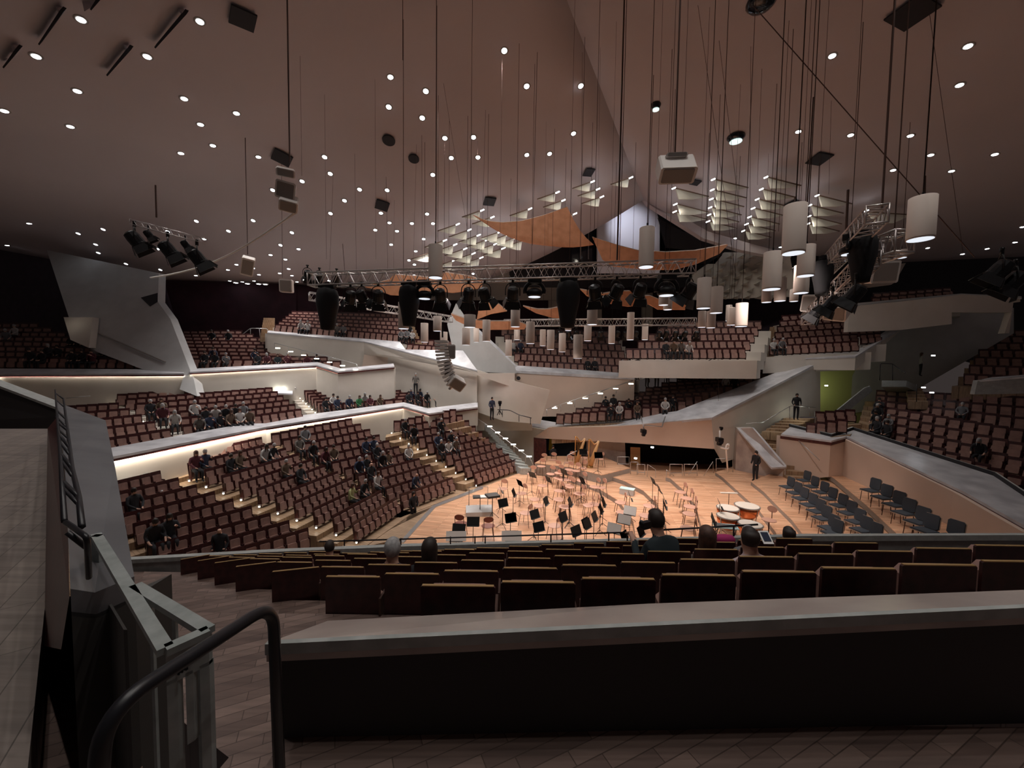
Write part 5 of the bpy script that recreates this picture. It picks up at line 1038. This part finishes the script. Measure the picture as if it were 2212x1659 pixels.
# ================================================================ PEOPLE
def proj(p):
    d = V(p)-EYE; z = d.dot(FW); return (CX+FPX*d.dot(RT)/z, CY-FPX*d.dot(UP)/z)
def figure(name, verts, edges, rad, region, sub=1):
    me = bpy.data.meshes.new(name); me.from_pydata([tuple(v) for v in verts], edges, []); o = bpy.data.objects.new(name, me); C.objects.link(o)
    m = o.modifiers.new('k', 'SKIN'); sv = me.skin_vertices[0].data if me.skin_vertices else None
    if sv is None:
        bpy.context.view_layer.objects.active = o; me.skin_vertices  # created with the modifier
    layer = me.skin_vertices[0] if len(me.skin_vertices) else None
    for i, r_ in enumerate(rad): layer.data[i].radius = r_ if isinstance(r_, tuple) else (r_, r_); layer.data[i].use_root = (i == 0)
    m2 = o.modifiers.new('s', 'SUBSURF'); m2.levels = sub; m2.render_levels = sub; m.use_smooth_shade = True
    dg = bpy.context.evaluated_depsgraph_get(); dg.update(); ne = bpy.data.meshes.new_from_object(o.evaluated_get(dg)); bpy.data.objects.remove(o)
    ne.materials.clear()
    for k in ('skin', 'cloth_black', 'cloth_black'): ne.materials.append(M_(k))
    for f in ne.polygons: f.material_index = region(f.center); f.use_smooth = True
    return ne
def seated_mesh(lean=0, sub=1, arms=0, fingers=False):
    y = lambda z: -lean*(z-.5)
    v = [(0, .12, .50), (0, .15+y(.75), .74), (0, .14+y(.98), .98), (0, .12+y(1.1), 1.11), (0, .09+y(1.2), 1.20), (0, .085+y(1.3), 1.30)]
    r_ = [(.17, .13), (.15, .11), (.17, .11), .055, (.072, .085), (.07, .08)]
    e = [(0, 1), (1, 2), (2, 3), (3, 4), (4, 5)]
    for s in (-1, 1):
        n = len(v); w_ = [(s*.12, .06, .17), (s*.13, -.28, .66), (s*.06, -.24, .95)][0:1]
        hx = {0: (s*.07, -.20, .62), 1: (s*.09, -.20+y(1.0), 1.02), 2: (s*.2, -.26, .60)}[arms if s > 0 or arms != 1 else 0]
        ex = (s*.25, .03+y(.8)*.8, .80)
        v += [(s*.18, .13+y(1.05), 1.03), ex, ((ex[0]+hx[0])/2, (ex[1]+hx[1])/2, (ex[2]+hx[2])/2), hx, (hx[0]-s*.03, hx[1]-.09, hx[2]-.01)]
        r_ += [.065, .048, .042, .032, .022]; e += [(2, n), (n, n+1), (n+1, n+2), (n+2, n+3), (n+3, n+4)]
        if fingers:
            for k in range(5):
                m = len(v); bx, by, bz = v[n+3]; off = (k-2)*.017
                v += [(bx+off-s*.02, by-.07, bz+.0), (bx+off-s*.03, by-.115-.01*(2-abs(k-2)), bz-.03)]; r_ += [.0095, .008]; e += [(n+3, m), (m, m+1)]
        n = len(v)
        v += [(s*.09, .06, .49), (s*.11, -.30, .50), (s*.11, -.31, .27), (s*.11, -.30, .08), (s*.12, -.42, .05)]; r_ += [.10, .068, .052, .04, .035]; e += [(0, n), (n, n+1), (n+1, n+2), (n+2, n+3), (n+3, n+4)]
    def reg(c):
        if c.z > 1.13+0*lean: return 0
        if c.y < -.19-(0 if arms != 1 else 0) and .56 < c.z < .7: return 0
        if arms == 1 and c.y < -.15-lean*.4 and c.z > .93: return 0
        return 2 if c.z < .58 else 1
    return figure('p', v, e, r_, reg, sub)
def standing_mesh(bag=False):
    v = [(0, 0, .95), (0, .01, 1.15), (0, .0, 1.38), (0, 0, 1.50), (0, -.02, 1.58), (0, -.02, 1.68)]; r_ = [(.16, .11), (.135, .10), (.17, .11), .055, (.072, .085), (.07, .08)]; e = [(0, 1), (1, 2), (2, 3), (3, 4), (4, 5)]
    for s in (-1, 1):
        n = len(v); v += [(s*.19, 0, 1.42), (s*.25, .02, 1.15), (s*.20, -.12, .98), (s*.14, -.20, 1.0)]; r_ += [.06, .046, .036, .028]; e += [(2, n), (n, n+1), (n+1, n+2), (n+2, n+3)]
        n = len(v); v += [(s*.09, 0, .88), (s*.10, -.01, .50), (s*.10, .02, .08), (s*.11, -.10, .04)]; r_ += [.095, .065, .045, .036]; e += [(0, n), (n, n+1), (n+1, n+2), (n+2, n+3)]
    return figure('p', v, e, r_, lambda c: 0 if (c.z > 1.52 or (c.y < -.16 and .9 < c.z < 1.1)) else (2 if c.z < .92 else 1))
def hair_mesh(kind, z0, y0):
    q = MB(); q.smooth = True
    n, m = 10, 14
    for i in range(n):
        pass
    vs = []; fs = []
    for i in range(n+1):
        th_ = math.pi*(.72 if kind != 'long' else .80)*i/n
        for k in range(m):
            a = 2*math.pi*k/m; fr = math.sin(a) < -.3 and i > n*.45
            rr = (.098 if kind != 'bald' else .093)*math.sin(th_)*(.80 if fr else 1)
            zz = .112*math.cos(th_); 
            if kind == 'long' and i > n*.6 and not fr: zz -= .05*(i-n*.6); rr = max(rr, .085)
            if kind == 'bald' and i < n*.45: rr *= .9; zz -= .012
            vs.append((rr*math.cos(a)*.92, y0+.012+rr*1.06*math.sin(a), z0+.01+zz))
    for i in range(n):
        for k in range(m): fs.append((i*m+k, i*m+(k+1) % m, (i+1)*m+(k+1) % m, (i+1)*m+k))
    q.add(vs, fs); q.add([], []); 
    return q
SM = [seated_mesh(.05, 1, 0), seated_mesh(.28, 1, 2), seated_mesh(.1, 1, 1)]; STM = standing_mesh()
def head_of(lean): return (1.265, .085-lean*.77)
LEAN = [.05, .28, .1]
HM = {}
def person(mesh, hz, hy, loc, rz, hair, hmat, top, bot, label, grp=None, s=1.0):
    o = bpy.data.objects.new('person', mesh); C.objects.link(o); o.location = loc; o.rotation_euler = (0, 0, rz); o.scale = (s,)*3
    for i, mm in enumerate(('skin', top, bot)): o.material_slots[i].link = 'OBJECT'; o.material_slots[i].material = M_(mm)
    tag(o, label, 'person', grp)
    if hair:
        k = (hair, round(hz, 3), round(hy, 3))
        if k not in HM: HM[k] = hair_mesh(hair, hz, hy).build('hair', 'hair_dark').data; bpy.data.objects.remove([x for x in bpy.data.objects if x.data == HM[k]][0])
        h = bpy.data.objects.new('hair', HM[k]); C.objects.link(h); h.parent = o; h.material_slots[0].link = 'OBJECT'; h.material_slots[0].material = M_(hmat)
    return o
HN = {'g': ('short', 'hair_grey', 'grey hair'), 'd': ('short', 'hair_dark', 'dark hair'), 'b': ('long', 'hair_brown', 'long brown hair'), 'l': ('long', 'hair_dark', 'long dark hair'), 'G': ('long', 'hair_grey', 'long grey hair'), 'x': (None, 'hair_grey', 'a bald head')}
CN = {'k': ('cloth_black', 'black clothes'), 'w': ('cloth_white', 'a white top'), 'n': ('cloth_navy', 'a navy top'), 'g': ('cloth_green', 'a green top'), 'r': ('cloth_red', 'a dark red top'), 'y': ('cloth_grey', 'a grey jacket'), 'o': ('cloth_brown', 'a brown jacket'), 't': ('cloth_teal', 'a dark teal jacket'), 'p': ('cloth_pattern', 'a patterned top'), 'Y': ('cloth_yellow', 'a yellow-green jacket')}
A2 = lambda L, x0, y0, s: [(x0+a/s, y0+b/s, h) for a, b, h in L]
AUD = {
 'top left terrace': ('c1', A2([(25,640,'gy'),(60,610,'gw'),(210,745,'dk'),(240,760,'dk'),(320,715,'Gk'),(370,745,'dk'),(430,760,'dk'),(480,790,'lk'),(540,800,'dr'),(455,650,'gk'),(525,680,'dk'),(590,735,'Gw'),(650,745,'dk')], 0, 500, 2.962)),
 'second top terrace': ('c2', A2([(1475,625,'gk'),(1370,628,'dk'),(1285,825,'dk'),(1310,850,'bk'),(1350,850,'dn'),(1412,835,'gy'),(1665,830,'Gr'),(1605,765,'dn'),(1640,755,'dk'),(1780,790,'bt'),(1835,775,'gr'),(1960,820,'br'),(2000,820,'dk')], 0, 500, 2.962)),
 'middle left terrace': ('b1', A2([(920,1095,'gk'),(985,1095,'bo'),(1020,1120,'Gr'),(1100,1165,'Gw'),(1265,1110,'gw'),(1330,1140,'dk'),(1375,1135,'gw'),(1440,1130,'gk'),(1475,1095,'dk'),(1540,1130,'gy'),(1585,1110,'do'),(1500,1170,'bw'),(1290,1190,'lp'),(1350,1220,'dn'),(1400,1210,'lk'),(1440,1190,'bo')], 0, 500, 2.962)),
 'doorway terrace': ('b2', A2([(1185,1360,'gw'),(1240,1370,'Gw'),(1165,1440,'bg'),(830,1490,'dw'),(760,1480,'dk'),(980,1530,'dn'),(1050,1480,'gn'),(1360,1470,'lr'),(1405,1460,'bo'),(1740,1420,'dk'),(1800,1450,'gn'),(1850,1390,'dk'),(1905,1370,'Gk'),(1990,1370,'dy'),(1960,1440,'gk'),(2030,1460,'gp'),(1900,1480,'dn')], 560, 600, 5.53)),
 'left-centre stalls': ('a2', A2([(1345,440,'lw'),(1385,430,'gk'),(740,600,'br'),(810,560,'gn'),(1075,510,'dk'),(1140,490,'bo'),(1500,590,'go'),(1605,600,'dk'),(2145,760,'gk'),(2090,800,'bY')], 230, 850, 3.88)),
 'centre stalls': ('a3', A2([(1645,320,'dy'),(1615,440,'lp'),(1695,490,'gk'),(1800,475,'lr'),(1860,460,'do'),(2135,540,'gn'),(2180,520,'gk'),(2195,380,'dn')], 230, 850, 3.88) + A2([(385,380,'dn'),(430,385,'gk'),(455,495,'gk'),(500,490,'bo'),(440,640,'xk'),(745,710,'xn'),(400,840,'bw'),(715,460,'gw')], 700, 850, 3.88)),
 'far stalls': ('a4', A2([(655,330,'gk'),(715,320,'dk'),(955,370,'gn'),(1000,420,'gk'),(1040,360,'dw'),(1075,350,'gk'),(1110,350,'gp'),(985,200,'gk')], 700, 850, 3.88)),
 'near-left stalls': ('a1', A2([(180,830,'dk'),(420,1110,'dk'),(530,1080,'lk')], 230, 850, 3.88)),
 'choir terrace': ('r1', A2([(980,1335,'dk'),(1035,1350,'dk'),(1210,1370,'lk'),(1270,1370,'dk'),(1510,1380,'gw'),(1560,1370,'dk'),(1285,1430,'bo'),(1010,1490,'gk'),(1040,1490,'Gw'),(1670,1085,'gk'),(1715,1105,'gk'),(2095,1150,'bw'),(2190,1155,'dk')], 1080, 540, 4.254)),
 'centre terrace': ('u1', A2([(830,1070,'dk'),(895,1075,'gk'),(1155,1090,'gy'),(1215,1090,'gk'),(205,815,'gn'),(10,870,'gw')], 1080, 540, 4.254)),
 'right upper terrace': ('u2', A2([(1500,840,'gk'),(1555,845,'go'),(1655,840,'lp'),(1725,835,'Gw')], 1080, 540, 4.254)),
 'right stairs terrace': ('u3', [(1624, 732, 'gw'), (1686, 732, 'gy')]),
 'far left terrace': ('u0', A2([(490,520,'Gw'),(550,520,'gw'),(950,660,'gp'),(1025,655,'dy'),(1745,660,'gy'),(1800,665,'gw'),(1895,800,'dk'),(1970,800,'gy')], 560, 600, 5.53)),
 'dark right block': ('r3', A2([(775,55,'gk'),(875,55,'dk'),(905,110,'gk'),(940,150,'Gy'),(960,260,'dk'),(1685,110,'gy'),(1790,400,'Gk'),(860,140,'dk')], 1660, 850, 4.007)),
}
for place, (blk, L) in AUD.items():
    L = sorted(L); taken = set()
    for i, (x, y, hc) in enumerate(L):
        best = None
        for r_, row in enumerate(SEATS[blk]):
            for c_, q in enumerate(row):
                if q is None or (r_, c_) in taken: continue
                a = proj(q[0]+V((0, 0, 1.27))); d = (a[0]-x)**2+(a[1]-y)**2
                if best is None or d < best[0]: best = (d, r_, c_, q)
        _, r_, c_, q = best; taken.add((r_, c_)); h, c = hc; hk, hm, ht = HN[h]; cm, ctx = CN[c]; k = random.randrange(3)
        loc = q[0]+V((0, 0, .02)); f = V((math.sin(q[1]), -math.cos(q[1]), 0))
        person(SM[k], head_of(LEAN[k])[0], head_of(LEAN[k])[1], loc+f*.06, q[1]+random.uniform(-.25, .25), hk, hm, cm, 'cloth_black', f'person with {ht}, {ctx}, {ORD[i+1]} from left, {place}', 'audience of the '+place, random.uniform(.94, 1.04))
# standing people: head pixel, feet pixel depth
YS = [26.5, 33, 33, 33, 32.6, 32.4, 32.2, 31, 29, 25.3, 21.5, 29, 27.6, 28.4, 28.8, 28.8, 28, 13.4, 19.0]; _i = 0
for x, yh, yf, hc, rz, t in [(205, 830, 882, 'dk', -.9, 'standing man in dark coat with a bag behind the middle left terrace'), (762, 811, 835, 'gk', .3, 'leftmost of the people standing before the terrace wall'), (772, 813, 835, 'bo', .2, 'second of the people standing before the terrace wall'), (789, 806, 832, 'gk', 0, 'third of the people standing before the terrace wall'), (801, 808, 832, 'Gn', .1, 'fourth of the people standing before the terrace wall'), (815, 810, 830, 'dn', .4, 'fifth of the people standing before the terrace wall'), (824, 804, 830, 'gp', 0, 'rightmost of the people standing before the terrace wall'), (898, 806, 836, 'gp', 0, 'lone person in patterned clothes by the pale centre wall'),
  (1063, 858, 896, 'dn', .6, 'usher standing on the platform beside a camera tripod'), (1722, 850, 908, 'dk', -.3, 'usher in black at the top of the lit right stairs'), (1634, 974, 1043, 'dk', -1.3, 'usher in black with name badge by the marble wing wall'), (1991, 762, 808, 'bw', .9, 'woman in white shirt and dark jacket by the dark right door'), (1195, 962, 1000, 'dk', .4, 'person in black in the left stage doorway'), (1378, 770, 803, 'gk', .2, 'leftmost person standing at the choir terrace entrance'), (1399, 786, 812, 'gn', .3, 'second person standing at the choir terrace entrance'), (1420, 788, 815, 'gy', -.3, 'third person standing at the choir terrace entrance'), (1444, 778, 824, 'gk', -1.2, 'tall person in black walking from the choir terrace entrance'), (474, 1138, 1196, 'xk', .3, 'bald man in black standing in the near-left stalls'), (893, 1062, 1112, 'lk', 1.0, 'woman in black with white programme at the front stalls')]:
    h, c = hc; hk, hm, ht = HN[h]; cm, ctx = CN[c]; Y = YS[_i]; _i += 1
    p = P(x, yh, Y); person(STM, 1.645, -.02, V((p.x, p.y, p.z-1.74)), rz, hk, hm, cm, 'cloth_black', t, 'people standing', 1.0)
# people in the near rows, seen from behind
BM = [seated_mesh(.05, 2, 0, True), seated_mesh(.35, 2, 1, True)]
BM[1] = seated_mesh(.22, 2, 1, True)
def back_person(px, py, Y, rz, hair, hm, top, label, lean=0, s=1.0):
    ln = (.05, .22)[lean]; hz, hy = 1.265, .085-ln*.77; R = Matrix.Rotation(rz, 3, 'Z')
    loc = P(px, py, Y) - (R @ V((0, hy, hz)))*s
    return person(BM[lean], hz, hy, loc, rz, hair, hm, top, 'cloth_black', label, 'people in the near rows', s)
o = back_person(1414, 1122, 5.0, math.pi-.45+.9, 'short', 'hair_dark', 'cloth_teal', 'man in dark jacket raising a camera in the near rows', 1, 1.22)
back_person(1526, 1158, 4.98, math.pi, 'long', 'hair_brown', 'cloth_pattern', 'woman with long brown hair and patterned jacket in near rows', 0, 1.25)
back_person(1617, 1160, 3.97, math.pi+.15, 'bald', 'hair_dark', 'cloth_pink', 'balding man in pale pink shirt in the near rows', 0, 1.08)
back_person(1616, 1152, 5.4, math.pi, 'short', 'hair_grey', 'cloth_grey', 'grey head just beyond the balding man', 0, 1.0)
back_person(1702, 1152, 5.95, math.pi, 'bald', 'hair_dark', 'cloth_black', 'rightmost dark head in the near rows', 0, 1.1)
back_person(849, 1183, 4.98, math.pi, 'short', 'hair_grey', 'cloth_black', 'person with curly white-grey hair in the near rows', 0, 1.22)
back_person(929, 1183, 4.98, math.pi-.1, 'long', 'hair_dark', 'cloth_black', 'person with black pinned-up hair right of the grey head', 0, 1.2)
back_person(713, 1180, 7.6, math.pi, 'short', 'hair_dark', 'cloth_black', 'small dark head at the far left of the near rows', 0, 1.1)
r = empty('photo_camera', P(1395, 1134, 4.75), .5, 'small black camera held up by the man in dark jacket', 'camera'); q = MB(); q.rbox((0, 0, 0), (.13, .06, .09), .01); q.build('body', 'black_metal', r); q = MB(); q.lathe([(.03, 0), (.035, .08)], 12, m=Matrix.Rotation(-math.pi/2, 4, 'X')); q.build('lens', 'glass_dark', r)
q = MB(); q.smooth = True; q.lathe([(.01, -.09), (.15, -.08), (.17, 0), (.13, .05), (.02, .065)], 14, m=Matrix.Diagonal((1, .5, 1, 1))); o = q.build('bag', 'magenta'); o.location = P(1565, 1164, 5.9); tag(o, 'magenta bag on the seat between the two near heads', 'bag')
q = MB(); q.box((-.07, 0, 0), (.14, .19, .01), rot=Matrix.Rotation(.7, 3, 'X')); q.mat(1).box((-.07, -.002, .012), (.10, .13, .002), rot=Matrix.Rotation(.7, 3, 'X')); o = q.build('programme', ['paper', 'cloth_navy']); o.location = P(1665, 1161, 5.3); tag(o, 'printed programme with a dark photograph beside the balding man', 'booklet')
